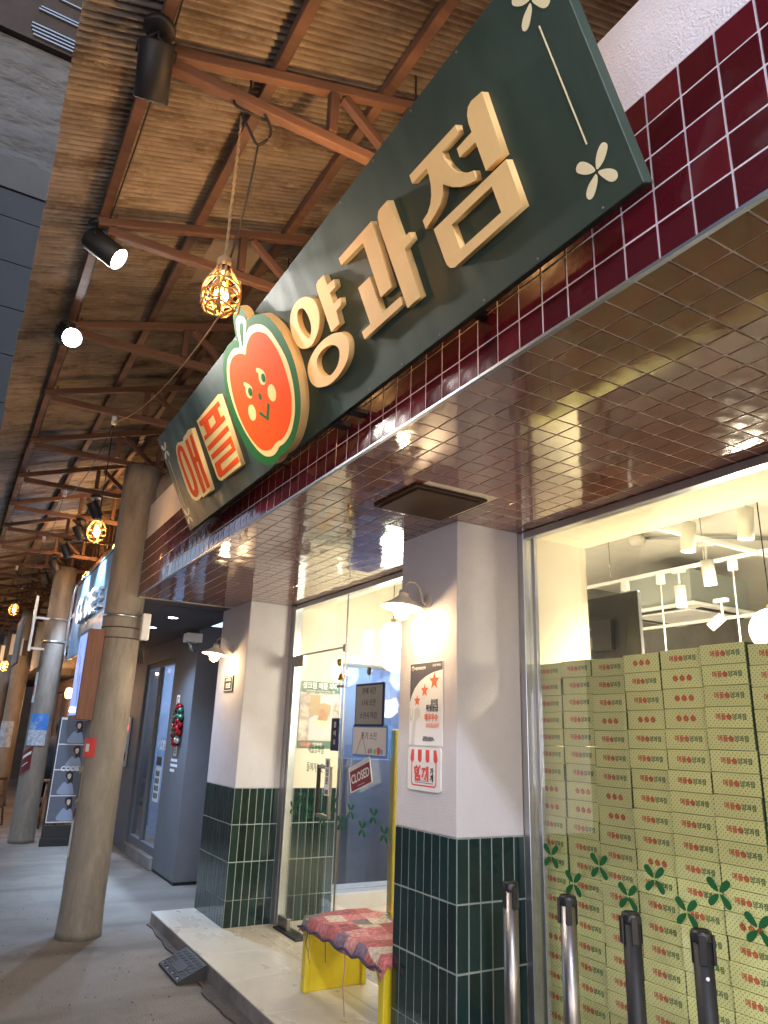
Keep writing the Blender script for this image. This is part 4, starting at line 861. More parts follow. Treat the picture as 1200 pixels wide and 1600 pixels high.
# track lights
tr = empty('track_rail', label='white lighting track grid hung on thin rods under the shop ceiling', cat='track')
W = M['white_plastic']
MB().box(4.64, 4.67, 1.6, 4.6, 2.84, 2.865, W).obj('rail', tr); MB().box(3.4, 5.4, 2.865, 2.895, 2.84, 2.865, W).obj('rail', tr)
MB().box(5.6, 5.63, 1.6, 5.2, 2.60, 2.625, W).obj('rail', tr)
for (x, y) in ((4.655, 4.2), (4.655, 2.2), (3.9, 2.88), (5.2, 2.88), (3.45, 2.88), (4.655, 3.3)): MB().tube([(x, y, 2.865), (x, y, 3.3)], .004, M['steel'], 6).obj('rod', tr)
def track_spot(x, y, z, d, label, e=26, L_=.17, r=.042, body=W, on=True):
    t = empty('track_spotlight', label=label, cat='spotlight', group='white track spotlights in the shop')
    q = Vector(d).to_track_quat('Z', 'Y').to_matrix().to_4x4(); q.translation = (x, y, z)
    MB().lathe([(0, 0), (r, 0), (r, L_), (r*.86, L_), (r*.84, L_-.008), (0, L_-.008)], m=body, n=20, mtx=q).obj('can', t)
    MB().lathe([(0, L_-.007), (r*.83, L_-.007)], m=M['spot_face'], n=20, mtx=q).obj('lens', t)
    p = q @ Vector((0, 0, L_*.3))
    MB().tube([(x, y, z+.10), (x, y, z)], .008, body, 8).box(x-.02, x+.02, y-.05, y+.05, z+.1, z+.125, body).obj('stem', t)
    if e: spot('track_light', q @ Vector((0, 0, L_+.01)), d, (1., .84, .58), e*2.6, 120, .04, .8, t)
track_spot(3.56, 2.60, 2.80, (-.1, .05, -1), 'white track spotlight high above the boxes, nearest the window beam', 30)
track_spot(3.56, 2.24, 2.80, (0, .1, -1), 'white track spotlight at the upper right of the shop window', 30)
track_spot(4.26, 3.0, 2.76, (.1, 0, -1), 'white track spotlight under the crossing of the two rails', 26)
track_spot(4.72, 3.58, 2.74, (.1, .05, -1), 'white track spotlight in front of the ceiling air conditioner', 26)
track_spot(4.66, 3.20, 2.45, (-.3, .8, -.7), 'small white spotlight tilted down on the far rail', 16, .12, .035)
for (x, y) in ((4.655, 4.0), (4.655, 3.72), (4.655, 3.25)):
    pass
for i, (x, y) in enumerate(((4.655, 4.05), (4.655, 3.70), (4.66, 3.08))):
    t = empty('rail_drop_cord', label='white drop cord from the lighting track, %s from the left' % ordn(i), cat='cord', group='white drop cords under the track')
    MB().box(x-.02, x+.02, y-.03, y+.03, 2.76, 2.839, W, .004).obj('plug', t); MB().tube([(x, y, 2.77), (x+.01, y+.01, 2.6), (x, y, 1.7)], .006, W, 6).obj('cord', t)
# ceiling cassette air conditioner
ac = empty('ceiling_air_conditioner', label='four way cassette air conditioner under the shop ceiling behind the boxes', cat='air conditioner')
MB().box(5.5, 6.34, 4.06, 4.86, 2.77, 3.08, mat('ac_steel', (.38, .42, .40), .5, .4), .01).obj('body', ac)
MB().box(5.42, 6.42, 3.98, 4.94, 2.735, 2.769, W, .012).obj('panel', ac)
for (a0, a1, b0, b1) in ((5.6, 6.24, 4.04, 4.10), (5.6, 6.24, 4.82, 4.88), (5.46, 5.53, 4.16, 4.76), (6.31, 6.38, 4.16, 4.76)): MB().box(a0, a1, b0, b1, 2.728, 2.7345, M['black_plastic']).obj('louver', ac)
MB().box(5.58, 6.26, 4.14, 4.78, 2.722, 2.7345, M['white_ink'], .006).obj('grille', ac)
sd = MB().lathe([(0, 0), (.06, 0), (.07, .03), (.07, .07), (0, .07)], (4.9, 4.1, 3.2), M['ceil_in'], 20).obj('smoke_detector'); tag(sd, 'round smoke detector on the shop ceiling left of the air conditioner', 'detector')
cd = MB().tube([(4.95, 4.1, 3.27), (5.4, 3.7, 3.27), (6.3, 3.2, 3.27), (8, 2.6, 3.27)], .015, M['alu'], 8).obj('ceiling_conduit'); tag(cd, 'thin metal conduit running along the shop ceiling', 'pipe')
# yellow upright behind the entrance glass
yb = empty('yellow_standing_board', label='narrow edge of a yellow standing board just behind the entrance glass', cat='board')
MB().box(2.64, 3.05, 4.33, 4.39, .1, 1.60, M['bench_yellow'], .012).obj('panel', yb); MB().box(2.62, 3.07, 4.30, 4.42, .1, .13, M['bench_yellow'], .006).obj('foot', yb)
MB().lathe([(0, 0), (.12, 0), (.125, .05), (.09, .25), (.03, .30), (0, .31)], (3.12, 4.45, .1), M['p_kraft'], 20).obj('paper_sack').__setitem__('label', 'brown paper sack on the floor beside the yellow board')

# ================================================================ stacked cake boxes
def box_mat():
    m = mat('cake_box_card', (.90, .90, .40), .55, var=.05, vscale=6, rnd=.07)
    t = m.node_tree; N = t.nodes; L = t.links; b = N['Principled BSDF']
    src = b.inputs['Base Color'].links[0].from_socket
    tc = N.new('ShaderNodeTexCoord'); sp = N.new('ShaderNodeSeparateXYZ'); L.new(tc.outputs['Object'], sp.inputs[0])
    def math_(op, a, c=None):
        n = N.new('ShaderNodeMath'); n.operation = op
        for i, v in enumerate((a, c)):
            if v is None: continue
            if isinstance(v, (int, float)): n.inputs[i].default_value = v
            else: L.new(v, n.inputs[i])
        return n.outputs[0]
    P = .0176
    def dots(oy, oz):
        u = math_('SUBTRACT', math_('FRACT', math_('ADD', math_('MULTIPLY', sp.outputs[1], 1/P), 100+oy)), .5)
        v = math_('SUBTRACT', math_('FRACT', math_('ADD', math_('MULTIPLY', sp.outputs[2], 1/P), 100+oz)), .5)
        return math_('LESS_THAN', math_('ADD', math_('MULTIPLY', u, u), math_('MULTIPLY', v, v)), .0135)
    d = math_('MAXIMUM', dots(0, 0), dots(.5, .5))
    mx = N.new('ShaderNodeMix'); mx.data_type = 'RGBA'; L.new(d, mx.inputs[0]); L.new(src, mx.inputs[6]); mx.inputs[7].default_value = (.30, .32, .07, 1)
    L.new(mx.outputs[2], b.inputs['Base Color']); return m
M['box'] = box_mat(); M['box_side'] = mat('cake_box_side', (.05, .09, .03), .6)
BW, BH, BD = .205, .0806, .15
bm_ = MB().box(0, BD, -BW/2+.0022, BW/2-.0022, 0, BH-.0018, M['box'], .0016)
me_box = bm_.mesh('cake_box')
me_box.materials.append(M['box_side'])
for p in me_box.polygons:
    if abs(p.normal.y) > .7: p.material_index = 1
M['print_red'] = mat('print_red', (.68, .12, .06), .5); M['print_green'] = mat('print_green', (.06, .15, .05), .5)
def apple_poly(r): return [(r*math.cos(a)*(1.02 if math.sin(a) < .4 else .92), r*(.95*math.sin(a)-.10*math.exp(-((a-math.pi/2)/.35)**2))) for a in [2*math.pi*i/18 for i in range(18)]]
def print_mesh(kind):
    """flat print of a cake box: shop name round a small apple, or three apples"""
    root = MB(); mats = [M['print_red'], M['print_green'], M['box']]
    parts = []
    def add(me, mtx, mi):
        q = me.copy(); q.transform(mtx)
        for p in q.polygons: p.material_index = mi
        parts.append(q)
    def apple(cx, r):
        c = bpy.data.meshes.new('a'); bmx = bmesh.new()
        bmx.faces.new([bmx.verts.new((x, y, 0)) for x, y in apple_poly(r)]); 
        bmx.faces.new([bmx.verts.new(v) for v in ((-.1*r, .8*r, 0), (.08*r, .8*r, 0), (.12*r, 1.3*r, 0), (-.05*r, 1.3*r, 0))])
        bmx.to_mesh(c); bmx.free(); add(c, Matrix.Translation((cx, 0, 0)), 0)
        e = bpy.data.meshes.new('e'); bmx = bmesh.new()
        for (ex, ey, er) in ((-.3, .15, .13), (.25, .22, .13), (-.4, -.25, .12), (.42, -.1, .12), (.0, -.42, .09)):
            bmx.faces.new([bmx.verts.new((r*(ex+er*math.cos(a)), r*(ey+er*math.sin(a)), 0)) for a in [math.pi*i/3 for i in range(6)]])
        bmx.to_mesh(e); bmx.free(); add(e, Matrix.Translation((cx, 0, .0003)), 2)
    if kind == 0:
        add(txt_mesh('애', .030, M['print_red'], 0, .025), Matrix.Translation((-.058, 0, 0)), 0)
        add(txt_mesh('플', .030, M['print_red'], 0, .025), Matrix.Translation((-.030, 0, 0)), 0)
        apple(-.001, .0135)
        add(txt_mesh('양과점', .027, M['print_green'], 0, .025), Matrix.Translation((.052, -.001, 0)), 1)
    else:
        for cx in (-.034, 0, .034): apple(cx, .0125)
    bmx = bmesh.new()
    for q in parts:
        if kind == 0: q.transform(Matrix.Diagonal((.82, .86, 1, 1)))
        bmx.from_mesh(q); bpy.data.meshes.remove(q)
    me = bpy.data.meshes.new('printed_logo'); bmx.to_mesh(me); bmx.free()
    for m in mats: me.materials.append(m)
    return me
pm = [print_mesh(0), print_mesh(1)]
THREE = {0: (7, 8, 15), 1: (7, 8), 2: (3, 7, 8), 3: (0, 3, 10), 4: (1, 2, 3), 5: (12,), 6: ()}
ztop = .245+21*BH
col_ = 0; yc = 2.938-BW/2
while col_ < 9:
    dx = (0, .002, -.006, -.010, -.018, -.026, -.020, -.022, -.01)[col_]; ztop = .245+21*BH+(0, .003, -.004, .002, .006, .010, -.002, .004, 0)[col_]
    for r in range(21):
        z = ztop-BH*(r+1)
        jx = random.uniform(-.0045, .0045); jy = random.uniform(-.0016, .0016)
        o = inst(me_box, 'cake_box', Matrix.Translation((2.632+dx+jx, yc+jy, z)) @ Matrix.Rotation(R(random.uniform(-.35, .35)), 4, 'Z'))
        k3 = r in THREE.get(col_, ())
        pos = 'topmost' if r == 0 else '%s down' % ordn(r)
        stack = 'leftmost stack' if col_ == 0 else '%s stack from the left' % ordn(col_)
        tag(o, 'yellow box printed with %s, %s in the %s' % ('three apples' if k3 else 'shop name', pos, stack), 'cake box', 'yellow cake boxes stacked behind the window')
        pr = inst(pm[1 if k3 else 0], 'printed_logo', FX(-.0006, -.004, BH/2), o)
    yc -= BW; col_ += 1

# ================================================================ pillar notices
po = empty('hygiene_poster', label='hygiene grade poster with three orange stars on the near pillar', cat='poster')
x = 2.139; y0, y1, z0, z1 = 3.053, 3.362, 1.512, 1.932
MB().box(x-.004, x, y0, y1, z0, z1, M['white_ink'], .003).obj('sheet', po)
def px_(nm, pts, d, m): shape(nm, [pts], .0002+.0006*d, .0007+.0006*d, m, FX(x-.004, y1, z0), po)
W_, H_ = y1-y0, z1-z0
M['p_dark'] = mat('poster_dark', (.10, .095, .11), .5)
arc = [(W_*.98*(math.sin(a)), H_*.55+H_*.42*math.cos(a)) for a in []]
px_('dark_field', [(0.004, H_*.52), (.02, H_*.60), (.05, H_*.69), (.10, H_*.775), (.16, H_*.83), (.22, H_*.865), (W_-.004, H_*.89), (W_-.004, H_-.004), (.004, H_-.004)], 0, M['p_dark'])
M['p_pale'] = mat('poster_pale', (.62, .62, .61), .5)
px_('spoon_print', [(.02, .005), (.05, .005), (.065, H_*.28), (.10, H_*.34), (.105, H_*.42), (.08, H_*.46), (.05, H_*.42), (.05, H_*.34), (.03, H_*.2)], 0, M['p_pale'])  # pale cutlery shapes printed on the sheet
px_('fork_print', [(.008, H_*.30), (.03, H_*.28), (.035, H_*.44), (.028, H_*.45), (.024, H_*.34), (.014, H_*.34), (.010, H_*.45), (.004, H_*.45)], 0, M['p_pale'])
def star(cx, cy, r): return [(cx+(r if i % 2 == 0 else r*.42)*math.sin(math.pi*i/5), cy+(r if i % 2 == 0 else r*.42)*math.cos(math.pi*i/5)) for i in range(10)]
for cx, cy, r in ((.075, H_*.535, .030), (.145, H_*.655, .036), (.232, H_*.76, .046)): px_('star', star(cx, cy, r), 1, M['orange_ink'])
mp_ = FX(x-.0050, y1, z0)
for s_, cx, cz, sz, m, bd in (('음식점', .235, H_*.510, .028, M['dark_ink'], .02), ('위생등급', .215, H_*.435, .037, M['dark_ink'], .03), ('매우우수', .208, H_*.325, .040, M['orange_ink'], .03), ('EXCELLENT', .222, H_*.235, .028, M['orange_ink'], .005), ('식품의약품안전처', .10, H_*.925, .017, M['white_ink'], .02), ('음식점 위생등급', .255, H_*.945, .014, M['white_ink'], .02), ('사업장명  2024.03.05', .185, H_*.095, .012, M['dark_ink'], 0), ('위 업소는 위생등급 지정업소입니다', .185, H_*.07, .009, M['dark_ink'], 0)):
    text(s_, sz, m, mp_ @ Matrix.Translation((cx, cz, .0006)), po, bold=bd, ext=.0003, sx=.82)
for q in range(3): MB().box(.135, (.165, .235, .215)[q], H_*(.105-.022*q)-.0015, H_*(.105-.022*q)+.0015, .0006, .001, M['grey_ink']).obj('small_print', po).matrix_local = mp_
MB().lathe([(.008, 0), (.013, 0), (.013, .0006), (.008, .0006)], m=M['white_ink'], n=16, mtx=mp_ @ Matrix.Translation((.03, H_*.93, .0006))).obj('emblem', po)
po = empty('together_shop_plaque', label='rounded white plaque with a red striped awning below the star poster', cat='plaque')
y1, y0, z0, z1 = 3.360, 3.062, 1.298, 1.505
W_, H_ = y1-y0, z1-z0
def rr(x0, y0, x1, y1, r, k=5): return [(cx+r*math.cos(a0+math.pi/2*i/k), cy+r*math.sin(a0+math.pi/2*i/k)) for (cx, cy, a0) in ((x1-r, y1-r, 0), (x0+r, y1-r, math.pi/2), (x0+r, y0+r, math.pi), (x1-r, y0+r, 1.5*math.pi)) for i in range(k+1)]
fm = FX(2.139, y1, z0)
shape('plate', [rr(0, 0, W_, H_, .02)], 0, .008, M['white_plastic'], fm, po)
shape('outline', [rr(.035, .02, W_-.035, H_-.03, .02), rr(.042, .027, W_-.042, H_-.037, .016)], .0081, .0088, M['red_soft'], fm, po)
ax0, ax1 = .025, W_-.025
for i in range(7):
    xa = ax0+(ax1-ax0)*i/7; xb = ax0+(ax1-ax0)*(i+1)/7
    sc = [(xb, H_-.055)]+[((xa+xb)/2+(xb-xa)/2*math.cos(a), H_-.055-(xb-xa)/2*math.sin(a)) for a in (.5, 1.05, 1.57, 2.1, 2.64)]+[(xa, H_-.055), (xa+(.012 if i == 0 else 0), H_-.012), (xb-(.012 if i == 6 else 0), H_-.012)]
    shape('awning_stripe', [sc], .0089, .0094, M['red_soft'] if i % 2 == 0 else M['white_ink'], fm, po)
text('함', .075, M['red_soft'], fm @ Matrix.Translation((.095, .075, .009)), po, bold=.05)
text('께', .075, M['red_soft'], fm @ Matrix.Translation((.165, .075, .009)), po, bold=.03)
text('가', .035, M['dark_ink'], fm @ Matrix.Translation((.222, .092, .009)), po, bold=.03); text('게', .035, M['dark_ink'], fm @ Matrix.Translation((.222, .06, .009)), po, bold=.03)
MB().box(.07, .235, .036, .0385, .0089, .0093, M['dark_ink']).box(.10, .20, .045, .047, .0089, .0093, M['dark_ink']).obj('small_print', po).matrix_local = fm
pl = empty('address_plate', label='small black address plate below the far wall lamp', cat='plate')
MB().box(2.128, 2.139, 6.245, 6.485, 1.885, 2.022, M['black'], .002).obj('plate', pl)
fm = FX(2.1275, 6.365, 1.953)
shape('border', [[(-.11, -.06), (.11, -.06), (.11, .06), (-.11, .06)], [(-.105, -.055), (.105, -.055), (.105, .055), (-.105, .055)]], 0, .0008, M['white_ink'], fm, pl)
MB().box(-.075, .075, .026, .031, .0004, .0009, M['white_ink']).box(-.06, .06, .038, .043, .0004, .0009, M['white_ink']).obj('small_print', pl).matrix_local = fm; text('173호', .055, M['white_ink'], fm @ Matrix.Translation((0, -.02, .0005)), pl, bold=.03)
# ================================================================ wall sconces
def sconce(y, label, e):
    t = empty('wall_lamp', label=label, cat='lamp', group='white enamel gooseneck lamps on the pillars')
    M_ = M['sconce_white']; mz = mat('sconce_bracket', (.42, .38, .34), .4) if 'bracket' not in M else M['bracket']; M['bracket'] = mz
    MB().lathe([(0, 0), (.038, 0), (.040, .008), (.028, .014), (.012, .018), (0, .018)], m=mz, n=24, mtx=FX(2.139, y, 2.255)).obj('wall_plate', t)
    pts = [(2.125, y, 2.255)]
    for i in range(11):
        a = math.pi*i/10; pts.append((2.03+.062*math.cos(a)*1.0, y, 2.285+.055*math.sin(a)))
    pts = [(2.125, y, 2.255), (2.115, y, 2.235), (2.10, y, 2.245), (2.092, y, 2.285), (2.075, y, 2.325), (2.045, y, 2.345), (2.01, y, 2.345), (1.985, y, 2.325), (1.975, y, 2.29)]
    MB().tube(pts, .006, mz, 10).obj('gooseneck', t)
    tilt = Matrix.Translation((1.975, y, 2.215)) @ Matrix.Rotation(R(6), 4, 'Y')
    MB().lathe([(.024, .075), (.028, .045), (.034, .04), (.060, .018), (.112, -.012), (.116, -.018), (.113, -.019), (.110, -.014), (.058, .014), (.026, .034)], m=M_, n=36, mtx=tilt).obj('shade', t)
    MB().lathe([(0, .078), (.026, .076), (.026, .035), (.02, .03), (0, .03)], m=mz, n=20, mtx=tilt).obj('socket', t)
    MB().lathe([(0, .03), (.018, .025), (.022, .01), (.040, -.022), (.043, -.042), (.032, -.070), (0, -.084)], m=M['sconce_bulb'], n=20, mtx=tilt).obj('bulb', t)
    point('lamp_light', (1.962, y, 2.105), (1., .66, .34), e, .03, t)
    return t
sconce(3.20, 'lit enamel gooseneck lamp on the near pillar above the star poster', 1.7)
sconce(6.345, 'lit enamel gooseneck lamp on the far pillar above the black address plate', 2.0)

# ================================================================ roof spots
def roof_spot(mount, body, d, label, e, r=.060, L_=.19, group='black can spotlights under the roof', ang=75, col=(1., .94, .86), blend=.6):
    t = empty('roof_spotlight', label=label, cat='spotlight', group=group)
    mx_, my_, mz_ = mount; mt = M['black']
    MB().lathe([(0, 0), (.052, 0), (.056, -.006), (.056, -.022), (.05, -.027), (0, -.027)], (mx_, my_, mz_), mt, 24).obj('canopy', t)
    d = Vector(d).normalized(); q = d.to_track_quat('Z', 'Y').to_matrix().to_4x4(); q.translation = body
    MB().lathe([(0, 0), (r*.96, 0), (r, .006), (r, L_), (r*.95, L_+.002), (r*.93, L_-.006), (r*.88, L_-.03), (0, L_-.03)], m=mt, n=32, mtx=q).obj('can', t)
    MB().lathe([(0, L_-.024), (r*.9, L_-.024)], m=M['spot_face'], n=28, mtx=q).obj('lens', t)
    B_ = Vector(body); top = Vector((mx_, my_, mz_-.027)); s = d.cross(Vector((0, 0, 1)))
    s = Vector((1, 0, 0)) if s.length < .2 else s.normalized()
    pv = B_+d*.05
    MB().tube([top, top+(pv-top)*.15+Vector((0, 0, -.01)), pv+s*(r+.006)+Vector((0, 0, .045)), pv+s*(r+.006)], .0045, mt, 6).tube([top, pv-s*(r+.006)+Vector((0, 0, .045)), pv-s*(r+.006)], .0045, mt, 6).obj('yoke', t)
    if e: spot('spot_light', B_+d*(L_+.004), d, col, e, ang, .045, blend, t)
    return t
roof_spot((.225, 2.10, 3.93), (.225, 2.10, 3.86), (.12, .66, -.72), 'largest black can spotlight hanging straight down at the top left', 40)
roof_spot((.235, 3.33, 3.93), (.205, 3.36, 3.86), (.74, -.34, -.58), 'black can spotlight tilted right with its lit face showing', 17)
roof_spot((.235, 4.42, 3.93), (.225, 4.44, 3.86), (.22, -1, -.52), 'glaring spotlight aimed straight at the viewer, left of the sign', 34)
for i, (y, x) in enumerate(((7.72, .93), (8.80, .94), (9.90, .94), (11.0, .93), (12.1, .93))):
    roof_spot((x+.04, y, 3.86), (x, y, 3.78), (.50, .12, -.8), 'black can spotlight over the neighbour sign, %s in the row going away' % ordn(i), 105,
              .058, .17, 'black spotlights on the chords beyond the first post', 78, (.50, .70, 1.))
# row assumed to carry on unseen behind the camera, lighting the shop front
for i, y in enumerate((1.0, -1.2, -2.3)):
    roof_spot((.225, y, 3.93), (.225, y, 3.84), ((.1, 0, -1), (2.4, 3.3, -2.5), (2.4, 4.2, -3.2))[i], 'assumed unseen black can spotlight over the alley behind the viewpoint, %s back' % ordn(i), (30, 60, 60)[i], ang=(46, 68, 50)[i], col=(.76, .80, 1.))

# ================================================================ caged bulbs
def caged(x, y, z, label, e=18, top=3.86, rope=False, grp='warm caged bulbs hanging under the roof', k=1.):
    t = empty('caged_bulb', label=label, cat='lamp', group=grp)
    c = (x, y, z); J = M['jute'] if rope else M['cable']
    MB().lathe([(0, .105), (.018, .10), (.024, .075), (.024, .055), (.018, .05), (0, .05)], c, M['black_plastic'], 16).obj('socket', t)
    MB().lathe([(0, .055), (.014, .05), (.018, .03), (.040, -.01), (.044, -.035), (.034, -.065), (0, -.085)], c, M['jar'], 20).obj('glass_bulb', t)
    MB().lathe([(0, .02), (.010, .01), (.016, -.02), (.012, -.048), (0, -.056)], c, M['bulb'], 10).obj('filament', t)
    cg = MB()
    prof = [(.024, .07), (.045, .035), (.066, -.005), (.068, -.05), (.05, -.095), (.018, -.112)]
    mcage = M['cage']
    for j in range(8):
        a = 2*math.pi*j/8; a2 = a+.0
        cg.tube([(x+r*math.cos(a+.12*i*(1 if j % 2 else -1)), y+r*math.sin(a+.12*i*(1 if j % 2 else -1)), z+h) for i, (r, h) in enumerate(prof)], .0032*(1.5 if rope else 1), mcage, 5)
    for (r, h) in ((.0665, -.005), (.069, -.05), (.05, -.095), (.018, -.112)):
        cg.tube([(x+r*math.cos(2*math.pi*q/16), y+r*math.sin(2*math.pi*q/16), z+h+.006*math.sin(4*math.pi*q/16)) for q in range(17)], .0028*(1.5 if rope else 1), mcage, 5, cap=False)
    if rope:
        for j in range(6):
            a0 = 2*math.pi*j/6
            cg.tube([(x+(.067)*math.cos(a0+.42*math.cos(b)), y+.067*math.sin(a0+.42*math.cos(b)), z-.062+.03*math.sin(b)) for b in [2*math.pi*q/10 for q in range(11)]], .004, mcage, 5, cap=False)
    cg.obj('cage', t)
    if rope:
        b = MB()
        for ph in (0, math.pi):
            b.tube([(x+.0035*math.cos(q*.9+ph), y+.0035*math.sin(q*.9+ph), z+.10+(top-z-.10)*q/60) for q in range(61)], .0032, M['jute'], 5)
        b.lathe([(.026, 0), (.03, .008), (.03, .03), (.02, .04), (0, .045)], (x, y, z+.075), M['jute'], 10); b.obj('rope', t)
    else:
        MB().tube([(x, y, z+.10), (x+.003, y, (z+top)/2), (x, y, top)], .004, J, 6).obj('cord', t)
    if e: point('bulb_light', (x, y, z-.02), (1., .66, .38), e, .03, t)
    return t
M['cage'] = mat('cage_twine', (.62, .34, .12), .7)
b1 = caged(.59, 2.25, 3.085, 'rope wrapped caged bulb on a jute rope, largest and nearest, beside the apple', 4, 3.86, True)
caged(.75, 5.65, 2.99, 'caged bulb hanging just left of the nearest post', 8, 3.86)
caged(.62, 12.0, 3.20, 'caged bulb on a long cord left of the second post', 6, 3.86)
caged(1.08, 1.75, 3.42, 'assumed caged bulb, unseen behind the upper right of the sign', 14, 3.88, False, 'assumed bulbs behind the shop sign')  # unseen bulb assumed from the warm light on the roof
caged(1.11, 3.0, 3.40, 'assumed caged bulb, unseen behind the middle of the sign', 9, 3.88, False, 'assumed bulbs behind the shop sign')  # second unseen bulb, added for more warm light on the roof
caged(1.36, 8.3, 3.50, 'assumed caged bulb above the neighbour sign by the studs', 22, 3.88, False, 'assumed bulbs by the stud wall')  # unseen bulb assumed here to light the studs warm
caged(1.38, 10.6, 3.55, 'assumed caged bulb above the far end of the neighbour sign', 22, 3.88, False, 'assumed bulbs by the stud wall')  # another assumed bulb for the warm light on the studs
for i, (x, y, z) in enumerate(((.75, 14.3, 2.53), (.6, 16.2, 2.75), (1.6, 15.0, 2.35), (.35, 19.0, 2.9), (1.3, 19.5, 2.6))):
    caged(x, y, z, 'distant caged bulb in the dark far end, %s nearest' % ordn(i), 10, 3.8, False, 'distant bulbs at the far end of the alley')

# cables and insulators
def smooth3(p, n=5):
    P = [Vector(q) for q in p]; out = []
    for i in range(len(P)-1):
        a, b, c, d = P[max(i-1, 0)], P[i], P[i+1], P[min(i+2, len(P)-1)]
        for q in range(n):
            t = q/n; out.append(.5*((2*b)+(-a+c)*t+(2*a-5*b+4*c-d)*t*t+(-a+3*b-3*c+d)*t**3))
    return out+[P[-1]]
cb = MB()
cb.tube([(.60, 2.24, 5.2-1.1), (.605, 2.22, 3.99), (.60, 2.24, 3.91)], .006, M['cable'], 6)
cb.tube(smooth3([(.60, 2.2, 3.93), (.66, 2.19, 3.86), (.70, 2.21, 3.80), (.66, 2.23, 3.74), (.62, 2.23, 3.79), (.58, 2.23, 3.85)]), .006, M['cable'], 6)
cb.tube(smooth3([(.55, 2.2, 3.90), (.54, 2.19, 3.84), (.60, 2.18, 3.82), (.67, 2.2, 3.84), (.68, 2.24, 3.92)]), .006, M['cable'], 6)
pts = [(.66, 2.23, 3.74), (.665, 2.30, 3.60), (.66, 2.45, 3.35), (.68, 2.75, 3.42), (.78, 3.2, 3.62), (.93, 3.28, 3.83)]
cb.tube(smooth3(pts), .0045, M['cable'], 6)
o = cb.obj('power_cable'); tag(o, 'black power cable knotted round the first truss and hanging beside the rope lamp', 'cable')
ins_ = [(.94, 3.29, 3.83), (.73, 5.50, 3.83), (.66, 7.70, 3.83), (.70, 9.90, 3.83), (.56, 12.1, 3.83)]
for i, (x, y, z) in enumerate(ins_):
    t = empty('insulator', label='white ceramic cable insulator under the lower chord, %s from the viewer' % ordn(i), cat='insulator', group='white ceramic insulators on the trusses')
    MB().lathe([(0, .03), (.018, .03), (.021, .025), (.021, .004), (.015, 0), (.015, -.008), (.021, -.012), (.021, -.032), (.016, -.038), (0, -.038)], (x, y, z-.01), M['white_plastic'], 16).obj('body', t)
for i in range(len(ins_)-1):
    a, b_ = Vector(ins_[i]), Vector(ins_[i+1]); sag = .16 if i < 3 else .45
    o = MB().tube([a.lerp(b_, q/12)+Vector((0, 0, -.03-sag*4*(q/12)*(1-q/12))) for q in range(13)], .004, M['jute'] if i == 0 else M['cable'], 5).obj('slung_cable')
    tag(o, 'thin cable slung between insulators, %s span from the viewer' % ordn(i), 'cable')
o = MB().tube([(.22, -1, 3.94)]+[(.272+.004*math.sin(y*3), y, 3.945) for y in [2.15+.3*i for i in range(30)]], .004, M['cable'], 5).obj('purlin_cable'); tag(o, 'black feed cable clipped along the first purlin', 'cable')

# ================================================================ neighbour sign and fittings
cs = empty('neighbour_sign', label='pale blue lit sign board with white metal letters CODE beyond the post', cat='sign')
M['code_blue'] = mat('code_blue', (.13, .22, .30), .35, var=.08, vscale=2, metal=.3, spec=.6)
zb0, zb1 = 2.40, 3.42
MB().box(1.30, 1.34, 7.0, 10.75, zb0, zb1, M['code_blue'], .01).obj('board', cs)
MB().box(1.29, 1.35, 6.98, 10.77, zb1, zb1+.03, M['black']).obj('top_rail', cs)
MB().tube([(1.29, 10.82, 3.44), (1.28, 10.92, 3.3), (1.28, 10.95, 2.9), (1.28, 10.9, 2.5), (1.30, 10.8, 2.38)], .014, M['alu'], 8).obj('edge_tube', cs)
text('CODE', .42, M['white_ink'], FX(1.27, 9.45, 2.93), cs, name='letter', ext=.025, bold=.02, sx=1.05)
for i in range(3): MB().box(1.25, 1.30, 8.45, 8.75, 2.82+.10*i, 2.85+.10*i, M['alu']).obj('letter_bar', cs)
text('B', .16, M['white_ink'], FX(1.297, 7.95, 2.9), cs, ext=.002); text('y', .16, M['white_ink'], FX(1.297, 7.85, 2.9), cs, ext=.002)
t = empty('brown_light_box', label='brown wooden light box fixed to the alley side of the nearest post', cat='sign')
M['screen'] = mat('lightbox_print', (.02, .03, .08), .3, emit=(.15, .22, .6), estr=.5, var=.6, vscale=4)
MB().box(.925, 1.055, 6.50, 6.93, 1.60, 2.34, M['brown_box'], .003).obj('case', t)
MB().box(.9200, .9245, 6.53, 6.90, 1.635, 2.305, M['screen']).obj('lit_print', t)
for i in range(5): MB().box(.9185, .9196, 6.56+.06*i, 6.59+.055*i, 1.72+.09*i, 1.98+.07*i, M['white_ink'] if i % 2 else M['code_blue'], .0).obj('figure_print', t)
MB().box(.90, .92, 6.70, 6.74, 1.66, 1.70, emis('small_led', (.8, .9, 1.), 8), .004).obj('led', t)
t = empty('junction_box', label='white weatherproof junction box strapped to the right of the nearest post', cat='box')
MB().box(1.33, 1.40, 6.40, 6.48, 2.27, 2.50, M['white_plastic'], .012).obj('case', t)
for i in range(3): MB().tube([(1.355+.012*i, 6.44, 2.27), (1.35+.015*i, 6.44, 2.18-.02*i), (1.35+.02*i, 6.47, 2.08)], .006, M['cable'], 6).obj('cable_tail', t)
